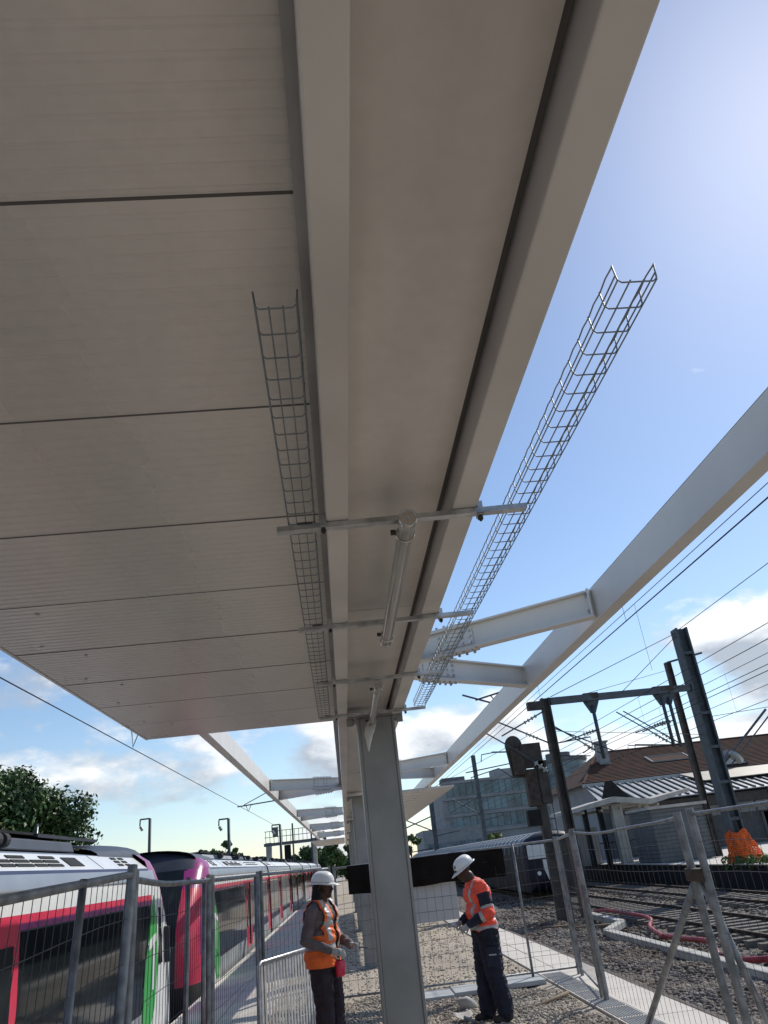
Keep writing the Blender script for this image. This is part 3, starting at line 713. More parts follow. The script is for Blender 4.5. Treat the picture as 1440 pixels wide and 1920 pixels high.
def col1(C):
    x, y, z = C.T; m_ = np.zeros(len(C))
    m_[(np.abs(np.abs(y)-.125) < .028) & (z > 1.13)] = 1
    m_[(np.abs(z-1.30) < .022) & (x > -.3)] = 1; m_[np.abs(z-1.08) < .026] = 1
    return m_
vt = tor + [((-.005, -.05, .88), (-.005, .05, .88), .155, .155, 0, (1.02, 1), None)]
crease(vest(wk, vt, .024, .84, keep1, [ORANGE, REFL], col1).data, (0, 1), .011)
# phone-like slim tool in the far hand
o = MB().bar((.36, .09, 1.03), (.50, .06, 1.015), .022, .008).build('hand_tool', MAST); o.parent = None
o.matrix_world = Matrix.Translation(wk.location) @ Matrix.Rotation(R(-24), 4, 'Z'); tag(o, 'thin metal tool held out in the gloved hand of the left worker', 'tool')
bagm = MB(); rows = []
for z, r in ((.78, .02), (.785, .052), (.84, .062), (.90, .060), (.93, .045)): rows.append([(.20+math.cos(a)*r*.8, -.02+math.sin(a)*r*1.35, z) for a in np.linspace(0, 2*math.pi, 17)])
bagm.grid(rows); bg_ = child(bagm, 'tool_pouch', TRED, wk)
child(MB().tube([(.16, .02, .93), (.135, .02, 1.15), (.10, .04, 1.35), (.03, .09, 1.50)], .008, 6), 'lanyard', BLACK, wk)

# ---- worker bending his head over his hands, facing left
wr = thing('person', 'worker in red hi-vis jacket and navy trousers looking down at his gloved hands', 'person', (1.60, 10.42, .0))
wr.rotation_euler = (0, 0, R(180+8))
tor2 = [((-.02, -.06, .98), (-.02, .06, .98), .165, .165, 0, (1, .95), None),
        ((-.0, -.06, 1.15), (-.0, .06, 1.15), .165, .165, 0, (.95, 1), None),
        ((.01, -.10, 1.34), (.01, .10, 1.34), .148, .148, 0, (.95, 1), None),
        ((.02, -.13, 1.43), (.02, .13, 1.43), .088, .088, 0, ID, None),
        ((-.01, 0, .98), (.015, 0, 1.40), .158, .135, 0, (1.15, .95), (1, 0, 0))]
P2 = list(tor2) + [
    ((.03, 0, 1.43), (.085, 0, 1.56), .074, .064, 1, ID, None),
    ((-.02, -.09, .93), (.02, -.10, .50), .140, .112, 2, ID, None), ((.02, -.10, .50), (.04, -.11, .12), .112, .098, 2, ID, None),
    ((-.02, .09, .93), (-.04, .115, .50), .140, .112, 2, ID, None), ((-.04, .115, .50), (-.10, .13, .12), .112, .098, 2, ID, None),
    ((.01, -.11, .05), (.17, -.125, .04), .052, .045, 3, (1, .9), None), ((-.13, .13, .05), (.03, .15, .04), .052, .045, 3, (1, .9), None),
    # near (left, +y) arm
    ((.01, .205, 1.42), (-.025, .265, 1.14), .084, .070, 6, ID, None), ((-.025, .265, 1.14), (.195, .165, 1.045), .066, .046, 7, ID, None),
    ((.01, -.205, 1.42), (.0, -.255, 1.14), .084, .070, 6, ID, None), ((.0, -.255, 1.14), (.21, -.11, 1.07), .066, .046, 7, ID, None)]
head(P2, (.145, 0, 1.635), (.80, 0, -.60), (.3, 0, 1), 1)
hand(P2, (.205, .16, 1.04), (.86, -.32, -.42), (0, -.8, -.5), -1, .55, 5, True)
hand(P2, (.22, -.105, 1.065), (.86, .36, -.30), (0, .8, -.5), 1, .5, 5, True)
def colr(C, idx, pid, tt):
    x, y, z = C.T
    idx = idx.copy()
    up = idx == 6
    idx[up & (tt > .22) & (tt < .70)] = 4; idx[up & ((tt <= .22) | (tt > .80))] = 0; idx[up & (tt >= .70) & (tt <= .80)] = 8
    lo = idx == 7
    idx[lo & (tt < .25)] = 0; idx[lo & (tt >= .25) & (tt < .42)] = 8; idx[lo & (tt >= .42)] = 4
    b = idx == 0; torso = np.isin(pid, range(5))
    idx[torso & (z < .935)] = 2
    idx[torso & (np.abs(z-.985) < .022)] = 8
    idx[torso & (np.abs(np.abs(y)-.135) < .026) & (z > 1.0)] = 8
    return idx
crease(build_person(wr, P2, [CORAL, SKIN, NAVY, BOOT, NAVY, GLOVE, CORAL, CORAL, REFL], colour=colr).data, (0, 2, 4, 6, 7, 8), .014)
helmet(wr, (.135, 0, 1.685), (.84, 0, -.45), (.3, 0, 1), (-.5, .35))
child(MB().tube([(-.18, .03, .945), (-.13, .15, .945), (.0, .205, .945), (.12, .13, .945), (.15, .03, .945)], .018, 6), 'belt', BLACK, wr)
child(MB().box(-.07, .06, .20, .232, .58, .78).box(-.075, .065, .203, .238, .755, .785), 'cargo_pocket', NAVY, wr, smooth=False)
child(MB().bar((-.05, .241, .70), (.04, .241, .705), .005, .014), 'pocket_trim', REFL, wr, smooth=False)
child(MB().box(-.02, .0, .222, .228, .86, .905), 'paper_tag', GLOVE, wr, smooth=False)

# shovel, rock and stick on the gravel beside him
t = thing('shovel', 'muddy shovel lying on the gravel at the feet of the worker looking down', 'shovel', (1.35, 10.2, .03))
rows = []
for i, u in enumerate(np.linspace(0, 1, 7)):
    wd = .115*(1-.55*max(0, u-.6)/.4)
    rows.append([(1.25+s_*wd, 10.75-u*.30, .075-.03*u+.022*s_*s_) for s_ in np.linspace(-1, 1, 7)])
o = MB().grid(rows).build('blade', CONC, t, smooth=True); o.modifiers.new('s', 'SOLIDIFY').thickness = .005
MB().tube([(1.25, 10.50, .07), (1.30, 10.38, .06), (1.34, 10.28, .05)], .020, 8).build('socket', FENCE, t, smooth=True)
MB().tube([(1.34, 10.28, .05), (1.52, 9.6, .04)], .017, 8).build('handle', WOOD, t, smooth=True)
o = place('rock', stones('rock', [(1.42, 11.35, .06)], [.14], CONC)); tag(o, 'grey rock on the gravel just behind the shovel', 'rock')
o = MB().tube([(1.95, 10.55, .03), (2.5, 11.05, .05), (2.72, 11.3, .05)], .022, 7).build('wooden_stick', WOOD, smooth=True); tag(o, 'brown wooden stick on the gravel right of the workers', 'stick')
o = MB().tube([(.88, 10.4, .03), (1.08, 9.95, .03), (1.55, 9.9, .04)], .020, 7).build('black_hose', BROWN, smooth=True); tag(o, 'dark hose bent on the gravel below the shovel', 'hose')
#@@PART3

# ================================================================== TRAINS ON THE LEFT
TXC, THW = -4.55, 1.45
PROF = [(-.75, 1.36), (-.35, 1.43), (.22, 1.45), (1.00, 1.45), (1.63, 1.425), (1.75, 1.415), (1.95, 1.395), (2.105, 1.36), (2.14, 1.345), (2.33, 1.10), (2.40, .75), (2.44, 0)]
BANDM = [0, 1, 2, 2, 3, 4, 5, 6, 4, 5, 7]
TMATS = [UNDER, TSKIRT, GLASSD, TRED, TW, TG, TNAVY, TDARK, TMAG, TGREEN]
def train(name, label, tip, dr, length, doors, doorw=1.5):
    t = thing(name, label, 'train', (TXC, tip-dr*length/2, -1.1), 'coupled commuter trains')
    Y = lambda d: tip-dr*d
    D0 = 2.3
    st = sorted({D0, 2.36, length} | {d for q in doors for d in (q, q+doorw)})
    for side in (1, -1):
        rows = [[(TXC+side*x, Y(d), z) for d in st] for z, x in PROF]
        def mf(i, j):
            b = BANDM[i]
            if side == 1 and b in (2, 3) and any(q-.01 < st[j] < q+doorw-.01 for q in doors): return 3
            return b
        MB().grid(rows, mfun=mf).build('body_side', TMATS, t, smooth=True, autosm=25)
    # nose
    def df(z):
        if z < .9: return .10*max(0, (.2-z))
        u = (z-.9)/1.6; return 1.85*u**1.25
    zz = [-.75, -.35, .0, .22, .5, .75, 1.0, 1.25, 1.5, 1.75, 1.95, 2.115, 2.14, 2.25, 2.36, 2.46, 2.52, 2.55]
    ts = np.linspace(0, math.pi, 41); rows = []; n = 4.2
    for z in zz:
        x_ = np.interp(z, [p[0] for p in PROF], [p[1] for p in PROF]) if z <= 2.14 else 1.345*max(.02, 1-((z-2.14)/.42)**2)**.5
        rows.append([(TXC+x_*np.sign(math.cos(a))*abs(math.cos(a))**(2/n), Y(D0-(D0-df(z))*math.sin(a)**(2/n)), z) for a in ts])
    def mn(i, j):
        z = zz[i]; q = rows[i][j]; q2 = rows[i][j+1]; xo = abs((q[0]+q2[0])/2-TXC); dd = abs((q[1]+q2[1])/2-tip); sl = dd-df(z)
        if z < -.3: return 0
        if z >= 2.12: return 5 if sl > .95 and xo > 1.0 else (8 if xo > 1.16 else 7)
        if sl > .85: return 4 if z < 1.95 else 5
        if xo > .98: return 8 if (xo > 1.36 and z > .4) or z > 1.7 else 3
        return 2 if z > .7 else 7
    MB().grid(rows, mfun=mn).build('nose', TMATS, t, smooth=True, autosm=40)
    # roof of the cab, dark dome behind the nose
    rows = []
    for d in np.linspace(1.8, 4.2, 7):
        k_ = 1-.28*((d-1.8)/2.4)**2
        rows.append([(TXC+1.12*math.cos(a), Y(d), 2.30+.30*k_*math.sin(a)**.8) for a in np.linspace(0, math.pi, 15)])
    MB().grid(rows).build('cab_roof', TDARK, t, smooth=True)
    X = lambda z, o=0: TXC+np.interp(z, [p[0] for p in PROF], [p[1] for p in PROF])+o
    # glass panes proud of the body, door leaves
    d = 2.5
    while d < min(length-1.5, 60):
        nxt = min([q for q in doors if q > d]+[d+1.52]); e = min(d+1.5, nxt)
        if not any(q-.05 < d < q+doorw-.05 for q in doors):
            if e-d > .3:
                MB().hexa([(X(.27, .0), Y(d+.02), .27), (X(.27, .006), Y(d+.02), .27), (X(.27, .0), Y(e-.03), .27), (X(.27, .006), Y(e-.03), .27),
                           (X(1.6, .0), Y(d+.02), 1.60), (X(1.6, .006), Y(d+.02), 1.60), (X(1.6, .0), Y(e-.03), 1.60), (X(1.6, .006), Y(e-.03), 1.60)]).build('window_pane', GLASSD, t)
            d = e if e > d+.02 else d+.1
        else: d = [q for q in doors if q-.05 < d][-1]+doorw
    for q in doors:
        if q > 60: break
        for k_ in range(2):
            a = q+.06+k_*(doorw/2-.03); b = a+doorw/2-.10
            o = MB().hexa([(X(.0), Y(a), -.05), (X(.0, .012), Y(a), -.05), (X(.0), Y(b), -.05), (X(.0, .012), Y(b), -.05), (X(1.7), Y(a), 1.72), (X(1.7, .012), Y(a), 1.72), (X(1.7), Y(b), 1.72), (X(1.7, .012), Y(b), 1.72)]).build('door', TRED, t)
            MB().hexa([(X(.55, .011), Y(a+.12), .50), (X(.55, .016), Y(a+.12), .50), (X(.55, .011), Y(b-.12), .50), (X(.55, .016), Y(b-.12), .50), (X(1.5, .011), Y(a+.12), 1.5), (X(1.5, .019), Y(a+.12), 1.5), (X(1.5, .011), Y(b-.12), 1.5), (X(1.5, .019), Y(b-.12), 1.5)]).build('door_window', GLASSD, o)
    # magenta lower half of the stripe
    MB().hexa([(X(1.63, .002), Y(2.36), 1.615), (X(1.63, .007), Y(2.36), 1.615), (X(1.63, .002), Y(length), 1.615), (X(1.63, .007), Y(length), 1.615), (X(1.68, .0), Y(2.36), 1.675), (X(1.68, .005), Y(2.36), 1.675), (X(1.68, 0), Y(length), 1.675), (X(1.68, .005), Y(length), 1.675)]).build('magenta_stripe', TMAG, t)
    # cab side: white panel, green flash, slit window, white mark
    def patch(poly, nm, mt, par, off=.014):
        v = [(X(z, off), Y(d_), z) for d_, z in poly]; vb = [(X(z, .0), Y(d_), z) for d_, z in poly]; k_ = len(poly)
        return MB().add(v+vb, [tuple(range(k_)), tuple(range(2*k_-1, k_-1, -1))]+[(i, (i+1) % k_, k_+(i+1) % k_, k_+i) for i in range(k_)]).build(nm, mt, par)
    cp = patch([(2.98, -.1), (2.78, .8), (2.42, 1.4), (2.18, 1.9), (1.75, 1.9), (1.62, 1.5), (1.05, .9), (1.0, -.3), (2.9, -.3)], 'cab_side', TW, t, .010)
    gf = patch([(2.20, 1.74), (2.50, 1.3), (2.80, .75), (2.90, .2), (2.88, -.15), (2.45, -.15), (2.16, .2), (1.98, .75), (2.04, 1.3)], 'green_flash', TGREEN, t, .016)
    patch([(2.62, .98), (2.10, 1.10), (2.10, 1.20), (2.36, 1.16), (2.62, 1.07)], 'white_mark', TW, gf, .021)
    patch([(2.36, .45), (2.26, .45), (2.22, 1.06), (2.32, 1.06)], 'white_mark', TW, gf, .0215)
    patch([(1.86, .75), (1.66, .75), (1.76, 1.55), (1.90, 1.55)], 'cab_window', GLASSD, t, .018)
    MB().bar((X(1.1, .03), Y(1.42), .72), (X(1.1, .03), Y(1.50), 1.25), .05, .12).build('mirror_cover', TDARK, t, bevel=.02)
    for q in doors:
        if q < 40: MB().box(X(.9, .012), X(.9, .040), min(Y(q+doorw/2-.02), Y(q+doorw/2+.02)), max(Y(q+doorw/2-.02), Y(q+doorw/2+.02)), .0, 1.7).build('door_seal', BLACK, t)
    MB().tube([(X(.6, .03), Y(1.30), .15), (X(1.2, .03), Y(1.38), 1.25)], .012, 6).build('grab_rail', STEELP, t)
    MB().bar((X(1.97, .012), Y(2.4), 1.958), (X(1.97, .012), Y(length), 1.958), .02, .016).build('rain_strip', TSKIRT, t)
    # roof-edge vents
    def onroof(u): # u 0..1 across the sloping roof edge
        return (TXC+1.345+(1.10-1.345)*u, 2.14+(2.33-2.14)*u)
    vents = [(3.1, .25, .30), (3.1, .25, .55), (3.1, .25, .80), (3.5, .25, .30), (3.5, .25, .55), (3.5, .25, .80)]
    for base in (6.1, 7.0, 7.9): vents += [(base, .45, .28), (base, .45, .52), (base, .45, .76), (base+.5, .34, .28), (base+.5, .34, .52)]
    vents += [(5.35, .52, .50)]
    for base in (10, 10.6, 11.2, 11.8, 12.4, 13, 17, 17.6, 18.2): vents += [(base, .4, .35), (base, .4, .7)]
    for (d_, ln, u) in vents:
        hu = .28 if ln == .52 else .075
        (xa, za), (xb, zb_) = onroof(u-hu), onroof(u+hu); nx, nz = .195*.006/.31+.004, .006
        MB().hexa([(xa, Y(d_), za), (xa+nx, Y(d_), za+nz), (xa, Y(d_+ln), za), (xa+nx, Y(d_+ln), za+nz), (xb, Y(d_), zb_), (xb+nx, Y(d_), zb_+nz), (xb, Y(d_+ln), zb_), (xb+nx, Y(d_+ln), zb_+nz)]).build('roof_vent', BLACK, t)
    for d_ in (4.7, 9.4, 14, 20): 
        (xa, za), (xb, zb_) = onroof(.02), onroof(.98)
        MB().bar((xa, Y(d_), za+.003), (xb, Y(d_), zb_+.003), .012, .006, up=(.6, 0, .8)).build('panel_seam', TG, t)
    # roof equipment
    random.seed(int(abs(tip)*10)); d_ = 4.4
    while d_ < min(length, 70):
        ln = random.choice((1.2, 1.8, 2.4)); hh = random.uniform(.10, .19)
        o = MB().prism([(TXC-.85, 2.40), (TXC+.85, 2.40), (TXC+.80, 2.40+hh*.7), (TXC+.55, 2.40+hh), (TXC-.55, 2.40+hh), (TXC-.80, 2.40+hh*.7)], 1, min(Y(d_), Y(d_+ln)), max(Y(d_), Y(d_+ln))).build('roof_unit', TDARK if random.random() < .8 else TSKIRT, t, bevel=.015)
        MB().box(TXC+.2, TXC+.75, min(Y(d_+.1), Y(d_+ln-.1)), max(Y(d_+.1), Y(d_+ln-.1)), 2.40+hh+.001, 2.40+hh+.03).build('roof_grille', BLACK, o)
        for q in range(2): MB().disc((TXC+.95, Y(d_+ln+.25+.2*q), 2.47), (0, 1, 0), .075, .10, 12).build('air_tank', UNDER, o)
        d_ += ln+random.uniform(.5, 1.4)
    # car joints further back
    for d_ in (16, 29, 42, 55):
        if d_ < length:
            pts = [(TXC+x+.006, Y(d_), z) for z, x in PROF]; MB().tube(pts, .035, 5).build('gangway_joint', BLACK, t)
    return t
train('commuter_train', 'near white commuter train with dark windows, cut off at the left edge', 15.85, 1, 22, [7.6, 14.2])
train('commuter_train', 'second commuter train with magenta nose running to the vanishing point', 17.35, -1, 95, [8.2, 15., 20.5, 27., 33, 39.5, 46, 52, 58, 65, 71, 78, 84])
track(TXC, -1.02, -8, 130, 'railway track under the commuter trains left of the platform')
# slanted radiator panel on the near train's roof
t0 = bpy.data.objects['commuter_train']
MB().hexa([(-4.3, 10.2, 2.66), (-3.75, 10.2, 2.56), (-4.3, 12.6, 2.66), (-3.75, 12.6, 2.56), (-4.3, 10.2, 2.70), (-3.75, 10.2, 2.60), (-4.3, 12.6, 2.70), (-3.75, 12.6, 2.60)]).build('radiator_panel', TDARK, t0)

# ================================================================== PARKED TRAIN ON THE RIGHT
t = thing('parked_train', 'dark parked train with a ribbed grey roof behind the black sheet', 'train', (9.6, 60, -.45))
sec = [(-1.38, -.2), (-1.42, .6), (-1.42, 1.4), (-1.36, 1.75), (-1.15, 2.02), (-.7, 2.2), (0, 2.27), (.7, 2.2), (1.15, 2.02), (1.36, 1.75), (1.42, 1.4), (1.42, .6), (1.38, -.2)]
ysn = list(np.arange(38.4, 104, 1.1)); rows = [[(9.6+x, y, z) for x, z in sec] for y in ysn]
MB().grid(rows, mfun=lambda i, j: 0 if j in (0, 1, 10, 11) else 2 if j in (2, 9) else 1).build('body', [BLACK, TSKIRT, BLACK], t, smooth=True, autosm=30)
me = MB().tube([(x*1.012, 0, z+.012) for x, z in sec[2:11]], .028, 5).mesh('roof_rib', TSKIRT)
for i in range(56): place('roof_rib', me, t, (9.6, 38.8+i*1.1, 0))
rows = []
for k_, (yy_, s_) in enumerate(((38.4, 1.0), (38.0, .97), (37.75, .86), (37.7, .5), (37.7, .02))): rows.append([(9.6+x*s_, yy_, .9+(z-.9)*(s_ if k_ > 1 else 1)) for x, z in sec+[sec[0]]])
MB().grid(rows, mfun=lambda i, j: 1).build('cab_front', [TNAVY, mat('parked_front', (.02, .022, .035), .5, spec=.3)], t, smooth=True)
MB().box(8.35, 9.35, 37.62, 37.69, 1.15, 1.75).build('cab_panel', TW, t, bevel=.03)
MB().box(9.5, 10.75, 37.62, 37.69, 1.15, 1.75).build('windscreen', GLASSD, t, bevel=.03)
MB().prism([(9.0, 1.1), (9.6, 1.1), (9.65, .6), (9.4, .1), (9.15, .25), (9.0, .7)], 1, 37.60, 37.68).build('front_panel', TW, t)
for x in (8.75, 10.5): MB().disc((x, 37.66, .55), (0, 1, 0), .09, .05, 14).build('headlight', HELM, t)

# ================================================================== RIGHT: RED CONDUITS, NET, WEEDS
def conduit(pts, label):
    o = MB().tube(pts, .055, 10).build('red_conduit', REDP, smooth=True); tag(o, label, 'pipe', 'red conduits on the ballast')
def smoothp(ps, n=6):
    ps = [Vector(p) for p in ps]; out = []
    for i in range(len(ps)-1):
        a = ps[max(i-1, 0)]; b = ps[i]; c = ps[i+1]; d = ps[min(i+2, len(ps)-1)]
        for k_ in range(n):
            u = k_/n; out.append(.5*((2*b)+(c-a)*u+(2*a-5*b+4*c-d)*u*u+(3*b-a-3*c+d)*u**3))
    return out+[ps[-1]]
zc_ = ZB+.10
conduit(smoothp([(8.3, 28.5, zc_-.05), (8.25, 26.8, zc_+.08), (8.2, 24.5, zc_+.10), (8.25, 23.2, zc_+.05), (7.6, 21.5, zc_+.02), (7.35, 20, zc_-.05)]), 'bowed red conduit curving round the kink of the cable trough')
conduit(smoothp([(7.4, 20.2, zc_-.04), (7.35, 18.6, zc_+.02), (7.4, 17.6, zc_+.04), (7.1, 16.6, zc_-.08)]), 'middle red conduit lying along the cable trough')
conduit(smoothp([(7.0, 15.6, zc_-.05), (7.3, 15.0, zc_), (7.9, 14.6, zc_+.03), (8.6, 14.2, zc_+.02)]), 'red conduit at the right edge pointing away from the trough')
# orange netting wrapped round the foot of the big mast
t = thing('orange_netting', 'bright orange safety netting wrapped round the foot of the large mast', 'netting', (15.6, 32, ZO))
rows = []
for i, z in enumerate(np.linspace(0, 1.15, 16)):
    rows.append([(15.62+(.56-.20*(z/1.25)**.6+.07*math.sin(5*a+z*6)+.03*math.sin(11*a-z*9)+(.35*max(0, math.cos(a+.3))**4*(1-z/1.25)))*math.cos(a), 31.9+(.55-.22*z/1.25)*math.sin(a), ZO+z*(1+.06*math.sin(4*a))) for a in np.linspace(0, 2*math.pi, 64)])
o = MB().grid(rows).build('wrap', NET, t, smooth=False); wf = o.modifiers.new('w', 'WIREFRAME'); wf.thickness = .030
rows = [[(16.0+.9*u+.05*math.sin(9*v), 31.4+.5*v-.2*u, ZO+.05+.20*(1-u)*(.6+.4*math.sin(5*v))) for v in np.linspace(0, 1, 9)] for u in np.linspace(0, 1, 12)]
o = MB().grid(rows).build('trailing_end', NET, t); o.modifiers.new('w', 'WIREFRAME').thickness = .05

def leaves(name, cent, rad, n, size, material, parent=None, shell=.45, upbias=.3):
    """leaf quads spread through ellipsoidal clumps: cent (k,3), rad (k,3)"""
    cent = np.asarray(cent, float); rad = np.asarray(rad, float); wv = rad.prod(1)**(2/3.); ix = rng.choice(len(cent), n, p=wv/wv.sum())
    dv = rng.normal(size=(n, 3)); dv /= np.linalg.norm(dv, axis=1)[:, None]; rr = shell+(1-shell)*rng.random(n)**.6
    pos = cent[ix]+dv*rr[:, None]*rad[ix]*(1+.15*rng.normal(size=(n, 1)))
    nr = dv+rng.normal(size=(n, 3))*.7+np.array([0, 0, upbias]); nr /= np.linalg.norm(nr, axis=1)[:, None]
    a = np.cross(nr, rng.normal(size=(n, 3))); a /= np.linalg.norm(a, axis=1)[:, None]; b = np.cross(nr, a); s_ = size*rng.uniform(.6, 1.4, (n, 1))
    V = np.stack([pos-a*s_, pos-b*s_*.55+nr*s_*.1, pos+a*s_, pos+b*s_*.55+nr*s_*.1], 1).reshape(-1, 3)
    me = bpy.data.meshes.new(name); me.vertices.add(n*4); me.vertices.foreach_set('co', V.reshape(-1)); me.loops.add(n*4); me.loops.foreach_set('vertex_index', np.arange(n*4))
    me.polygons.add(n); me.polygons.foreach_set('loop_start', np.arange(0, n*4, 4)); me.polygons.foreach_set('loop_total', np.full(n, 4)); me.materials.append(material); me.update(calc_edges=True)
    return place(name, me, parent)
def tree(label, x, y, z0, h, rad, n, size, material, group='trees', clumps=26, flat=.75, base=.35):
    t = thing('tree', label, 'tree', (x, y, z0), group); cs = []; rs = []
    top = np.array([x, y, z0+h*(base+(1-base)/2)])
    for k_ in range(clumps):
        d_ = rng.normal(size=3); d_ /= np.linalg.norm(d_); q = rng.uniform(.35, .82)
        cs.append(top+d_*q*np.array([rad, rad, h*(1-base)/2])); r_ = rad*rng.uniform(.20, .36); rs.append((r_, r_, r_*flat))
    leaves('crown', cs, rs, n, size, material, t)
    mb = MB(); mb.tube([(x, y, z0), (x+.1, y, z0+h*.3), (x, y+.1, z0+h*.62)], [h*.028, h*.022, h*.012], 8)
    for k_ in range(9):
        c = Vector(cs[k_ % len(cs)]); s0 = Vector((x, y, z0+h*rng.uniform(.25, .55))); mb.tube([s0, s0.lerp(c, .5)+Vector((0, 0, .15)), c], [h*.012, h*.008, h*.003], 6)
    mb.build('trunk', BARK, t, smooth=True)
tree('big dense dark green tree behind the near train at the left edge', -18.0, 45, -1, 9.9, 4.2, 34000, .13, LEAF, clumps=55)
tree('olive green tree in front of the big dark tree at the left edge', -18.3, 40.5, -1, 8.3, 2.5, 15000, .11, LEAF2, clumps=28)
for i, (x, h, r_, lb) in enumerate(((-18.8, 6.6, 1.3, 'leftmost small far tree above the second train roof'), (-15.6, 7.0, 1.5, 'small far tree just left of the second lamp mast'), (-13.6, 7.1, 1.6, 'small far tree right behind the second lamp mast'), (-11.9, 6.2, 1.0, 'slim palm-like far tree right of the second lamp mast'))):
    tree(lb, x, 90, -1, h, r_, 2600, .17, LEAF, group='far trees on the left', clumps=9, base=.45)
for i, (x, h, r_, lb) in enumerate(((-4.4, 6.6, 2.0, 'dark bushy tree behind the signal gantry'), (-1.7, 6.7, 1.9, 'dark bushy tree at the far end of the platform, left of the columns'), (.8, 5.4, 1.9, 'dark low tree at the far end of the platform, behind the columns'))):
    tree(lb, x, 100+i*4, -1, h, r_*1.15, 7000, .24, LEAF, group='far trees at the platform end', clumps=22, base=.05)
tree('small green bush in front of the office block', 19.2, 105, -1, 5.2, 1.7, 1500, .2, LEAF2, group='far trees on the right', clumps=10, base=.1)
tree('dark tree left of the office block', 9.5, 120, -1, 6.2, 2.4, 1500, .22, LEAF, group='far trees on the right', clumps=10, base=.1)
o = leaves('weeds', [(15.2+.25*math.sin(i*2.1), 29.5+i*.32, ZO+.05) for i in range(9)], [(.22, .25, .28)]*9, 900, .06, GREEN)
stuff(tag(o, 'green weeds along the edge of the opposite platform', 'weeds'))

# ================================================================== STATION HOUSE (ridge across the view)
t = thing('station_house', 'long station house with brown tiled hip roof and ribbed metal lean-to', 'building', (36, 62, ZO))
y0, y1 = 57.0, 63.5; x0, x1 = 17.2, 60
wl = MB().box(x0+1, x1, y0, 70, ZO, 5.4).build('wall', WALLW, t)
rf = MB().add([(x0+.3, y0-.3, 5.25), (x1, y0-.3, 5.25), (x1, y1, 7.9), (x0+4.0, y1, 7.9), (x0+.3, 70.4, 5.25), (x1, 70.4, 5.25)], [(0, 1, 2, 3), (0, 3, 4), (3, 2, 5, 4)]).build('tiled_roof', TILE, t)
MB().tube([(x0+4.0, y1, 7.93), (x1, y1, 7.93)], .12, 8).tube([(x0+.3, y0-.3, 5.28), (x0+4.0, y1, 7.93)], .10, 8).build('ridge_tiles', TILE, rf)
MB().box(x0+3.2, x0+4.0, 60.5, 61.3, 6.2, 8.4).box(x0+3.1, x0+4.1, 60.4, 61.4, 8.4, 8.55).build('chimney', WALLW, rf)
sl_ = (7.9-5.25)/(y1-y0+.3)
def onr(x, y, o=0): return (x, y, 5.25+sl_*(y-y0+.3)+o)
for k_ in range(22):      # overlapping tile courses on the slope that faces the tracks
    ya = y0-.25+k_*.30; xa = x0+.35+(x0+4.0-x0-.3)*(ya-y0+.3)/(y1-y0+.3)
    MB().hexa([onr(xa, ya, .01), onr(x1, ya, .01), onr(xa+.16, ya+.30, .01), onr(x1, ya+.30, .01), onr(xa, ya, .075), onr(x1, ya, .075), onr(xa+.16, ya+.30, .02), onr(x1, ya+.30, .02)]).build('tile_course', TILE, rf)
sk = MB()
for (a, b) in (((24.2, 59.6), (27.3, 59.6)), ((24.2, 61.0), (27.3, 61.0)), ((24.2, 59.6), (24.2, 61.0)), ((27.3, 59.6), (27.3, 61.0))): sk.bar(onr(*a, .11), onr(*b, .11), .12, .08)
sk.build('skylight_frame', WALLW, rf); MB().add([onr(24.3, 59.7, .10), onr(27.2, 59.7, .10), onr(27.2, 60.9, .10), onr(24.3, 60.9, .10)], [(0, 1, 2, 3)]).build('skylight', TILE, rf)
MB().prism([(27.9, 5.5), (30.4, 5.5), (29.15, 6.6)], 1, 57.0, 60).build('dormer', mat('slate', (.10, .10, .12), .6), rf)
MB().prism([(28.2, 5.55), (30.1, 5.55), (29.15, 6.35)], 1, 56.93, 56.99).build('dormer_window', LMETAL, rf)
for xx in (36.5, 43): 
    o = MB().hexa([onr(xx, 58.4, -.2), onr(xx+3.2, 58.4, -.2), onr(xx, 61.5, -.2), onr(xx+3.2, 61.5, -.2), (xx, 58.4, 6.9), (xx+3.2, 58.4, 6.9), (xx, 61.5, 7.3), (xx+3.2, 61.5, 7.3)]).build('dormer', TILE, rf)
MB().box(x0+.2, x1, y0-.42, y0-.30, 5.02, 5.26).build('gutter', LMETAL, rf)
# ribbed metal lean-to: pale sheets, ribs coloured dark for the shaded corrugation sides
lt = MB().add([(x0+.4, y0-.45, 5.0), (x1, y0-.45, 5.0), (x1, 51.8, 3.62), (x0-.2, 51.8, 3.62), (x0+.4, y0-.45, 4.94), (x1, y0-.45, 4.94), (x1, 51.8, 3.56), (x0-.2, 51.8, 3.56)], [(0, 1, 2, 3), (7, 6, 5, 4), (0, 3, 7, 4), (3, 2, 6, 7), (2, 1, 5, 6), (1, 0, 4, 5)]).build('metal_roof', LMETAL, t)
rm = MB().hexa([(-.09, 56.52, 4.995), (.09, 56.52, 4.995), (-.09, 51.85, 3.635), (.09, 51.85, 3.635), (-.06, 56.52, 5.10), (.06, 56.52, 5.10), (-.06, 51.85, 3.74), (.06, 51.85, 3.74)]).mesh('roof_rib', MAST)
x = x0+.5
while x < 46: place('roof_rib', rm, lt, (x, 0, 0)); x += .58
MB().hexa([(25.2, 53.9, 4.45), (35.2, 53.9, 4.45), (24.6, 56.3, 5.16), (34.6, 56.3, 5.16), (25.2, 53.9, 4.50), (35.2, 53.9, 4.50), (24.6, 56.3, 5.21), (34.6, 56.3, 5.21)]).build('translucent_strip', TRLAM, lt)
MB().prism([(x0-.2, 3.5), (x0+2.2, 3.5), (x0+.9, 5.0), (x0+.4, 5.0)], 1, 52.2, 52.3).build('gable_end', BLACK, t)
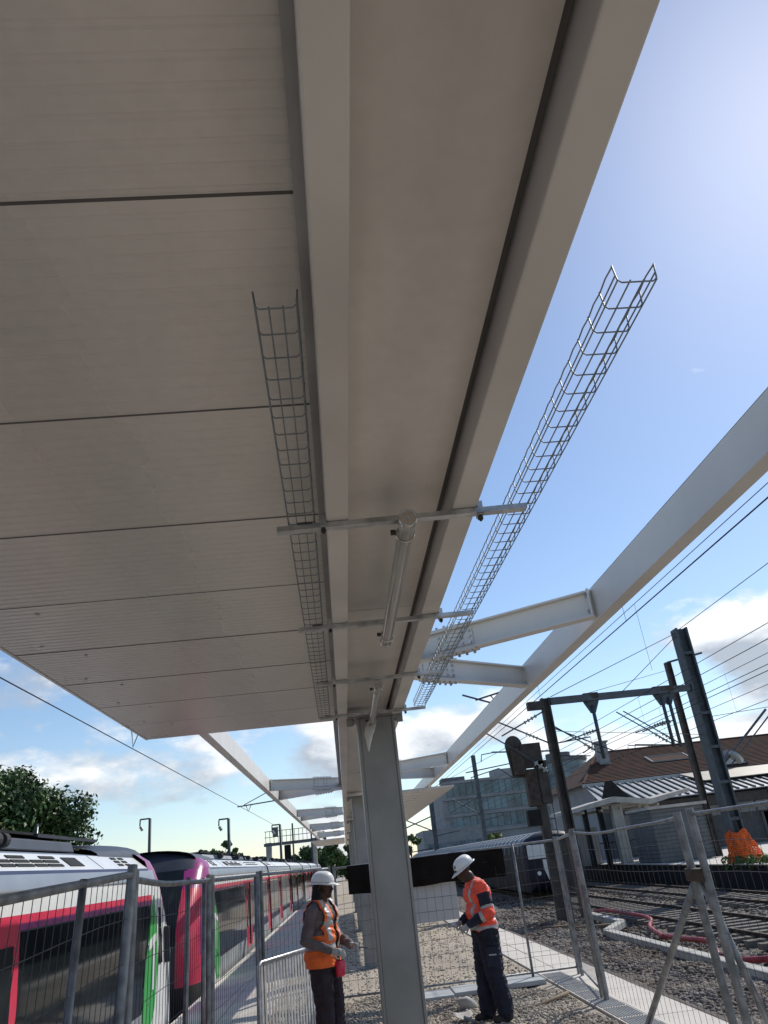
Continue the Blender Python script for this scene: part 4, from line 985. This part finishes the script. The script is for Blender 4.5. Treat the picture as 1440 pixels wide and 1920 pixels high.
fw_ = MB().box(x0+1.2, 50, 54.6, 54.9, ZO, 3.5).build('shade_wall', mat('shade_wall', (.12, .12, .13), .8), t)  # dark colour carries the shade under the lean-to
for i in range(13):
    xx = 19+i*2.4
    MB().box(xx, xx+2.3, 54.40, 54.58, 2.2, 2.85).build('fascia_panel', WALLW, t); 
    if i % 2 == 0: MB().box(xx+.2, xx+1.5, 54.44, 54.58, ZO+.1, 2.1).build('door', GLASSD if i % 4 else WALLG, t)
    if i % 3 == 1: MB().box(xx+.4, xx+2.0, 54.44, 54.58, ZO+.9, 2.1).build('window', GLASSD, t)
for xx in (19.5, 24, 28.5, 33, 37.5): MB().box(xx, xx+.18, 52.1, 52.28, ZO, 3.6).build('post', MAST, t)

# angular platform shelter
t = thing('platform_shelter', 'angular grey concrete platform shelter on a thick central column', 'shelter', (16, 45, ZO))
pf = [(12.9, 3.30), (15.35, 3.72), (17.5, 3.40), (19.85, 3.74), (19.85, 3.56), (17.5, 3.12), (15.35, 3.42), (12.9, 3.12)]
MB().prism(pf, 1, 44.6, 50).build('roof', CONC, t)
MB().box(15.3, 15.9, 45.2, 45.7, ZO, 3.3).build('column', CONC, t, bevel=.03); MB().box(17.3, 17.6, 45.5, 45.8, ZO, 3.1).build('column', CONC, t)
for xx in (13.7, 14.6): MB().box(xx, xx+.25, 45.6, 45.9, ZO, 3.3).build('column', BLACK, t)
for i in range(5): MB().box(13.5+i*1.1, 13.62+i*1.1, 45, 49.6, 3.0, 3.14).build('joist', CONC, t)
MB().box(13.9, 15.2, 48.5, 48.7, ZO, 2.3).build('back_panel', WALLW, t)
# kiosk with horizontal slats
t = thing('slatted_kiosk', 'grey kiosk clad in horizontal slats on the opposite platform', 'kiosk', (16.9, 41, ZO))
MB().box(15.45, 18.2, 40.0, 43, ZO, 2.70).build('core', WALLG, t)
for i in range(13): MB().box(15.42, 18.23, 39.95, 39.995, ZO+.06+i*.185, ZO+.215+i*.185).build('slat', WALLG, t)
for i in range(13): MB().box(15.40, 15.445, 40.0, 43.0, ZO+.06+i*.185, ZO+.215+i*.185).build('slat', WALLG, t)
MB().box(15.3, 18.4, 39.8, 43.2, 2.71, 2.85).build('roof', CONC, t)
# litter bin
t = thing('litter_bin', 'pale litter bin on a post beside the shelter column', 'bin', (16.3, 44.2, ZO))
rows = [[(16.3+math.cos(a)*r_, 44.2+math.sin(a)*r_, z) for a in np.linspace(0, 2*math.pi, 15)] for z, r_ in ((ZO+.18, .18), (ZO+.85, .26), (ZO+.9, .27))]
MB().grid(rows).build('basket', mat('bin_liner', (.46, .47, .30), .5), t, smooth=True); MB().box(16.02, 16.08, 44.17, 44.23, ZO, ZO+1.05).build('post', MAST, t)
# platform railing
t = thing('platform_railing', 'black bar railing behind the litter bin on the opposite platform', 'railing', (17.5, 50, ZO))
for i in range(24): MB().box(15.0+i*.26, 15.03+i*.26, 50.4, 50.43, ZO, ZO+1.05).build('baluster', BLACK, t)
MB().box(15, 21, 50.38, 50.45, ZO+1.06, ZO+1.12).build('handrail', BLACK, t)

# office block far behind
t = thing('office_block', 'long grey office block with glazed storeys and round glass tower far behind', 'building', (32, 155, -1))
MB().box(19, 48.5, 151, 168, -1, 13.6).build('body', OFFW, t)
MB().box(14.5, 26, 150.2, 166, -1, 6).build('annex', WALLW, t)
for k_, (za, zb_) in enumerate(((11.2, 13.5), (8.4, 10.6), (5.4, 7.6))):
    n = 22
    for i in range(n):
        xx = 20+i*1.28; MB().box(xx, xx+1.16, 150.85, 150.99, za, zb_).build('window', OFFG, t)
for za in (13.6, 10.7, 7.7, 4.6): MB().box(18.8, 48.7, 150.6, 150.998, za, za+.5).build('storey_band', OFFW, t)
for i in range(7): MB().box(15.2+i*1.5, 16.2+i*1.5, 150.05, 150.19, 2.2, 3.6).build('window', OFFG, t)
MB().box(19.5, 24, 152, 156, 14.1, 14.9).build('roof_unit', WALLG, t); MB().box(30, 36, 153, 158, 14.1, 15.6).build('roof_unit', OFFW, t)
rows = [[(44+4.2*math.cos(a), 152+4.2*math.sin(a), z) for a in np.linspace(0, 2*math.pi, 29)] for z in (-1, 15.5)]
tw = MB().grid(rows).build('tower', OFFG, t)
for z in np.arange(2, 16, 1.9): MB().tube([(44+4.25*math.cos(a), 152+4.25*math.sin(a), z) for a in np.linspace(0, 2*math.pi, 29)], .12, 4, cap=False).build('tower_band', OFFW, tw)
MB().disc((44, 152, 15.8), (0, 0, 1), 4.5, .6, 28).disc((43, 152, 16.6), (0, 0, 1), 2.4, 1.2, 20).build('tower_roof', WALLG, tw)

# ================================================================== OVERHEAD LINE
def insul(par, a, b, n=4, r=.07):
    a = Vector(a); b = Vector(b); ln = (b-a).length; k = n*6; pts = [a.lerp(b, i/k) for i in range(k+1)]
    MB().tube(pts, [r if i % 6 in (2, 3) else r*.3 for i in range(k+1)], 9).build('insulator', INSUL, par)
t = thing('line_mast', 'brown steel overhead line mast in the middle, beside the signal', 'mast', (8.12, 29, -.6))
MB().box(7.96, 8.02, 28.84, 29.16, -.9, 6.85).box(8.22, 8.28, 28.84, 29.16, -.9, 6.85).box(8.02, 8.22, 28.985, 29.015, -.9, 6.85).build('post', MASTB, t)
mb = MB().tube([(7.95, 29, 6.35), (6.2, 28.9, 5.6)], .03, 6).tube([(7.95, 29, 5.2), (6.0, 28.9, 6.2)], .03, 6).tube([(7.95, 29, 4.9), (5.7, 28.8, 5.05)], .03, 6).tube([(5.8, 28.8, 5.04), (5.3, 28.8, 5.0), (5.25, 28.8, 4.75)], .02, 6)
mb.build('cantilever', MAST, t); insul(t, (7.7, 29, 6.24), (7.1, 28.95, 5.98)); insul(t, (7.6, 29, 5.38), (7.1, 28.95, 5.63))
MB().tube([(8.28, 29, 5.15), (9.6, 29, 5.25), (9.6, 29, 4.9), (9.2, 29, 4.7)], .025, 6).tube([(8.28, 29, 5.7), (10.5, 29, 4.6)], .025, 6).build('bracket_arm', MAST, t)
MB().box(7.4, 7.95, 28.85, 29.15, 6.45, 6.75).build('anchor_box', MASTB, t)
t = thing('line_mast', 'tall blue grey overhead line mast with orange netting at its foot', 'mast', (15.65, 32, ZO))
MB().box(15.38, 15.46, 31.7, 32.3, ZO, 9.8).box(15.84, 15.92, 31.7, 32.3, ZO, 9.8).box(15.46, 15.84, 31.97, 32.03, ZO, 9.8).build('post', MAST, t)
for z in (1.8, 3.2, 4.6, 6.0, 8.6): MB().box(15.465, 15.835, 31.72, 31.74, z, z+.12).build('batten_plate', MAST, t)
MB().tube([(15.9, 31.9, 3.95), (18.2, 31.5, 5.9)], .05, 7).tube([(16.2, 31.8, 3.9), (18.4, 31.5, 5.75)], .03, 7).build('strut', MAST, t)
MB().disc((16.4, 31.7, 4.15), (.75, 0, .65), .30, .14, 16).build('floodlight', INSUL, t)
t = thing('portal_beam', 'grey steel portal beam spanning from the brown mast to the tall mast', 'beam', (12, 30.5, 6.8))
A, B = Vector((8.3, 29.05, 6.72)), Vector((15.42, 31.9, 7.18))
MB().bar(A, B, .22, .26).build('girder', MAST, t)
for u, ln in ((.27, 2.35), (.76, 2.3), (.81, 2.35)):
    p = A.lerp(B, u)
    o = MB().tube([p-Vector((0, 0, .3)), p-Vector((0, 0, ln))], .075, 8).build('drop_post', MAST, t, smooth=True)
    MB().add([p+Vector((-.32, 0, -.135)), p+Vector((.32, 0, -.135)), p+Vector((.09, 0, -.6)), p+Vector((-.09, 0, -.6)), p+Vector((-.32, .1, -.135)), p+Vector((.32, .1, -.135)), p+Vector((.09, .1, -.6)), p+Vector((-.09, .1, -.6))], [(0, 1, 2, 3), (7, 6, 5, 4), (0, 3, 7, 4), (1, 5, 6, 2), (0, 4, 5, 1), (3, 2, 6, 7)]).build('gusset', MAST, o)
    MB().box(p.x-.3, p.x+.3, p.y-.12, p.y+.2, p.z-.02, p.z+.17).build('saddle', MASTB, o)
    q = p-Vector((0, 0, 1.25))
    ar = MB().tube([q, q+Vector((-1.5, -.1, -.35))], .028, 6).tube([q-Vector((0, 0, .95)), q+Vector((-2.1, -.1, .55))], .026, 6).tube([q+Vector((-.5, 0, -.95)), q+Vector((-1.9, 0, -.8)), q+Vector((-1.95, 0, -1.0))], .02, 6).build('cantilever', MAST, o)
    insul(o, q+Vector((-.15, 0, -.03)), q+Vector((-.65, -.04, -.15))); insul(o, q+Vector((-.2, 0, -.83)), q+Vector((-.7, -.03, -.47)))
t = thing('line_mast', 'slim brown mast just left of the tall blue grey mast', 'mast', (18.4, 40, ZO))
MB().box(18.25, 18.29, 39.85, 40.15, ZO, 10.0).box(18.51, 18.55, 39.85, 40.15, ZO, 10.0).box(18.29, 18.51, 39.985, 40.015, ZO, 10).build('post', MASTB, t)
MB().tube([(18.4, 40, 10.0), (20.5, 40, 10.35)], .06, 6).build('top_arm', MAST, t)
MB().tube([(18.5, 40, 5.9), (19.6, 40, 6.0), (20.2, 40, 5.6)], .04, 6).build('side_arm', MAST, t); insul(t, (19.3, 40, 5.6), (20.0, 40, 6.0), 4, .12)
# dark signal with rounded back board
t = thing('railway_signal', 'dark railway signal seen from behind with a rounded back board and cabinets', 'signal', (6.75, 27, -.6))
MB().box(6.62, 6.90, 26.9, 27.15, -.9, 3.5).build('post', MASTB, t)
pts = [(5.85+.30+.30*math.cos(a), 5.0+.33*math.sin(a)) for a in np.linspace(0, math.pi, 13)]+[(5.95, 3.95), (6.42, 3.9)]
MB().prism(pts, 1, 27.0, 27.10).build('back_board', MASTB, t)
MB().box(6.0, 6.40, 26.75, 26.99, 4.0, 4.85).build('signal_housing', RUST, t, bevel=.03)
MB().box(6.35, 7.05, 26.85, 27.2, 4.2, 5.0).build('platform_box', MASTB, t); MB().box(6.35, 6.75, 26.8, 27.2, 2.95, 4.15).build('cabinet', RUST, t, bevel=.02); MB().box(6.78, 7.15, 26.85, 27.25, 3.0, 4.4).build('cabinet', MASTB, t, bevel=.02)
MB().box(6.2, 6.65, 26.85, 27.2, 2.35, 2.85).build('cabinet', BLACK, t, bevel=.02)
for i in range(9): MB().box(6.92, 7.12, 27.0, 27.02, -.3+i*.35, -.27+i*.35).build('rung', MAST, t)
MB().tube([(6.92, 27, -.6), (6.92, 27, 3.0)], .018, 6).tube([(7.13, 27, -.6), (7.13, 27, 3.0)], .018, 6).build('ladder', MAST, t)
insul(t, (6.7, 26.7, 4.35), (7.1, 26.7, 4.0), 3, .10)
MB().tube([(5.0, 26.7, 5.6), (6.0, 26.7, 4.9), (6.9, 26.7, 4.2)], .025, 6).tube([(4.3, 26.8, 4.25), (5.9, 26.8, 4.4)], .02, 6).build('guy_rod', MAST, t)
MB().tube([(4.4, 26.5, 3.8), (4.4, 26.5, 4.05), (5.4, 26.5, 4.25), (5.9, 26.7, 3.9)], .018, 6).build('bent_rod', MAST, t)
# two far masts before the office block
for i, (x, y, h, lb) in enumerate(((15.2, 88, 11.5, 'far line mast in front of the office glazing, right of its centre'), (8.9, 80, 8.6, 'far line mast at the left end of the office block'), (6.1, 82, 5.6, 'short far mast beside the first column'))):
    t = thing('line_mast', lb, 'mast', (x, y, -1), 'far line masts on the right'); MB().box(x-.22, x+.22, y-.2, y+.2, -1, h).build('post', MAST, t)
    MB().tube([(x, y, h*.62), (x-3.4, y, h*.5)], .06, 5).tube([(x, y, h*.45), (x-3.0, y, h*.62)], .06, 5).tube([(x, y, h*.4), (x+2.5, y, h*.43)], .05, 5).build('cantilever', MAST, t)
# running wires
wi = 0
def wire(p, q, r, label, sag=0, n=14, group='overhead wires on the right'):
    p = Vector(p); q = Vector(q)
    o = MB().tube([p.lerp(q, u)-Vector((0, 0, 4*sag*u*(1-u))) for u in np.linspace(0, 1, n)], r, 5).build('overhead_wire', BLACK, smooth=True)
    return tag(o, label, 'wire', group)
H_ = CAM_H
def rw(X, ratio, lab, r=.008, y0=4, y1=110): return wire((X, y0, H_+ratio*X), (X, y1, H_+ratio*X), r, lab)
WA = rw(5.2, .845, 'wire skimming the upper edge of the bare right edge beam')
WB = rw(7.4, .668, 'upper of the two wires just below the right edge beam')
rw(5.2, .640, 'lower, thicker of the two wires just below the right edge beam', .010)
wl_ = [(11, .396, 'highest'), (10, .364, 'second highest'), (13.4, .336, 'third'), (11, .313, 'fourth'), (10, .300, 'fifth'), (14, .272, 'sixth'), (13.4, .241, 'lowest')]
WS = [rw(X, rt, lb+' of the parallel wires passing behind the tall mast at the right edge', .010) for X, rt, lb in wl_]
wire((15.5, 32, 9.7), (15.0, 8, 9.75), .014, 'heavy wire coming from the right edge to the tall mast top')
wire((15.5, 32, 9.65), (8.4, 29.1, 6.9), .014, 'upper stay from the tall mast top down to the brown mast')
wire((15.5, 32, 9.55), (11.7, 30.4, 6.98), .014, 'lower stay from the tall mast top to the middle of the portal beam')
wire((8.2, 29, 6.6), (18.4, 40, 9.6), .012, 'sloping wire from the brown mast top to the slim brown mast')
wire((8.2, 29, 5.6), (15.5, 32, 5.2), .010, 'level cross wire strung below the portal beam')
wire((15.9, 32, 5.9), (24, 31.5, 6.3), .012, 'short double-looking wire leaving the tall mast to the right edge')
wire((8.2, 29, 5.9), (3.2, 60, 5.0), .010, 'wire running from the brown mast behind the signal into the distance')
wire((7.0, 27, 4.6), (12.2, 60, 5.5), .010, 'thin wire running from the signal towards the office tower')
# droppers, parts of the wire that carries them
for o_, X, ra, rb, ys_ in ((WA, 5.2, .845, .640, (7.0, 12.5, 19)), (WB, 7.4, .668, .45, (10.5, 17)), (WS[0], 11, .396, .313, (17, 22, 27, 34)), (WS[2], 13.4, .336, .241, (19, 25, 31, 40))):
    for y in ys_: MB().tube([(X, y, H_+ra*X), (X+.02, y, H_+rb*X)], .004, 4).build('dropper', BLACK, o_)
# registration arm over the near track behind the edge beam
t = thing('registration_arm', 'thin registration arm with a small steady arm beside the right edge beam', 'catenary arm', (5.2, 24, 6))
MB().tube([(4.1, 24, 6.35), (5.3, 24, 5.9)], .03, 6).tube([(4.5, 24, 6.15), (6.2, 24, 6.5)], .03, 6).tube([(5.0, 24, 6.25), (5.25, 24, 5.9)], .02, 6).build('arm', MAST, t)
# ---- left side
wire((-4.5, 3, 4.65), (-4.5, 60, 4.7), .010, 'single contact wire over the trains on the left', .0, group='overhead wires on the left')
t = thing('registration_arm', 'short catenary arm on the contact wire beyond the canopy corner at left', 'catenary arm', (-4.4, 17.6, 4.9), 'left registration arms')
MB().tube([(-4.75, 17.4, 5.2), (-3.6, 17.4, 5.2)], .028, 6).tube([(-4.55, 17.4, 5.2), (-4.5, 17.4, 4.7), (-4.3, 17.4, 5.2)], .016, 6).build('arm', MAST, t)
t = thing('registration_arm', 'catenary arm over the far train left of the canopy edge beam', 'catenary arm', (-4.3, 38, 4.9), 'left registration arms')
MB().tube([(-4.9, 38, 4.85), (-2.2, 38, 5.0)], .03, 6).tube([(-4.5, 38, 4.87), (-4.4, 38, 4.6), (-4.25, 38, 4.88)], .02, 6).tube([(-4.6, 38, 4.9), (-2.9, 38, 5.6)], .02, 6).build('arm', MAST, t)
for x, y, lb in ((-14.1, 60, 'left one of the two hooked lamp masts behind the second train'), (-8.4, 60, 'right one of the two hooked lamp masts behind the second train'), (-5.6, 72, 'dark hooked mast in front of the signal gantry')):
    t = thing('lamp_mast', lb, 'mast', (x, y, -1), 'hooked masts on the left'); h = {-14.1: 6.45, -8.4: 5.85, -5.6: 5.7}[x]
    MB().tube([(x, y, -1), (x, y, h)], .11, 8).build('post', MAST, t, smooth=True); MB().tube([(x, y, h), (x-.7, y, h)], .06, 6).tube([(x-.7, y, h), (x-.72, y, h-.45)], .05, 6).build('arm', MAST, t); MB().disc((x-.60, y, h-.62), (.5, 0, -.8), .11, .32, 8).build('lamp', INSUL, t)
t = thing('signal_gantry', 'grey steel signal gantry with railings spanning the far tracks', 'gantry', (-5.9, 90, -1))
for x in (-8.3, -3.4): MB().box(x-.3, x+.3, 89.7, 90.3, -1, 4.9).build('leg', CONC, t)
MB().box(-8.8, -2.0, 89.6, 90.4, 4.55, 4.85).build('deck', WALLG, t)
for i in range(15): MB().box(-8.6+i*.45, -8.55+i*.45, 89.6, 89.66, 4.85, 6.0).build('baluster', MAST, t)
for z in (5.4, 6.0): MB().box(-8.7, -2.1, 89.58, 89.66, z, z+.06).build('rail', MAST, t)
MB().box(-6.6, -5.9, 89.5, 89.7, 3.0, 4.5).build('signal_head', BLACK, t); MB().box(-7.8, -7.2, 89.5, 89.7, 5.4, 6.4).build('cabinet', WALLG, t)
for x, h in ((-5.6, 6.6), (-3.6, 5.8), (-6.9, 5.2)): MB().tube([(x, 89.3, -1), (x, 89.3, h)], .1, 6).build('side_post', MAST, t)
t = thing('roof_pole', 'thin pale pole rising in front of the big dark tree', 'pole', (-15.5, 42, -1))
MB().tube([(-15.5, 42, -1), (-15.5, 42, 5.4)], .05, 8).build('pole', GALV, t, smooth=True); MB().tube([(-15.5, 42, 5.35), (-15.3, 42, 5.4)], .04, 6).build('pole_head', MAST, t)
# debris on the far ballast
for i, (x, y, lb) in enumerate(((5.6, 25.0, 'pale plank among the dark rubble near the signal foot'), (6.3, 24.0, 'weathered plank lying closest to the brown beam near the signal foot'))):
    o = MB().bar((x, y, ZB+.10), (x+.9, y-.9, ZB+.14), .12, .04).build('plank', WOOD); tag(o, lb, 'plank')
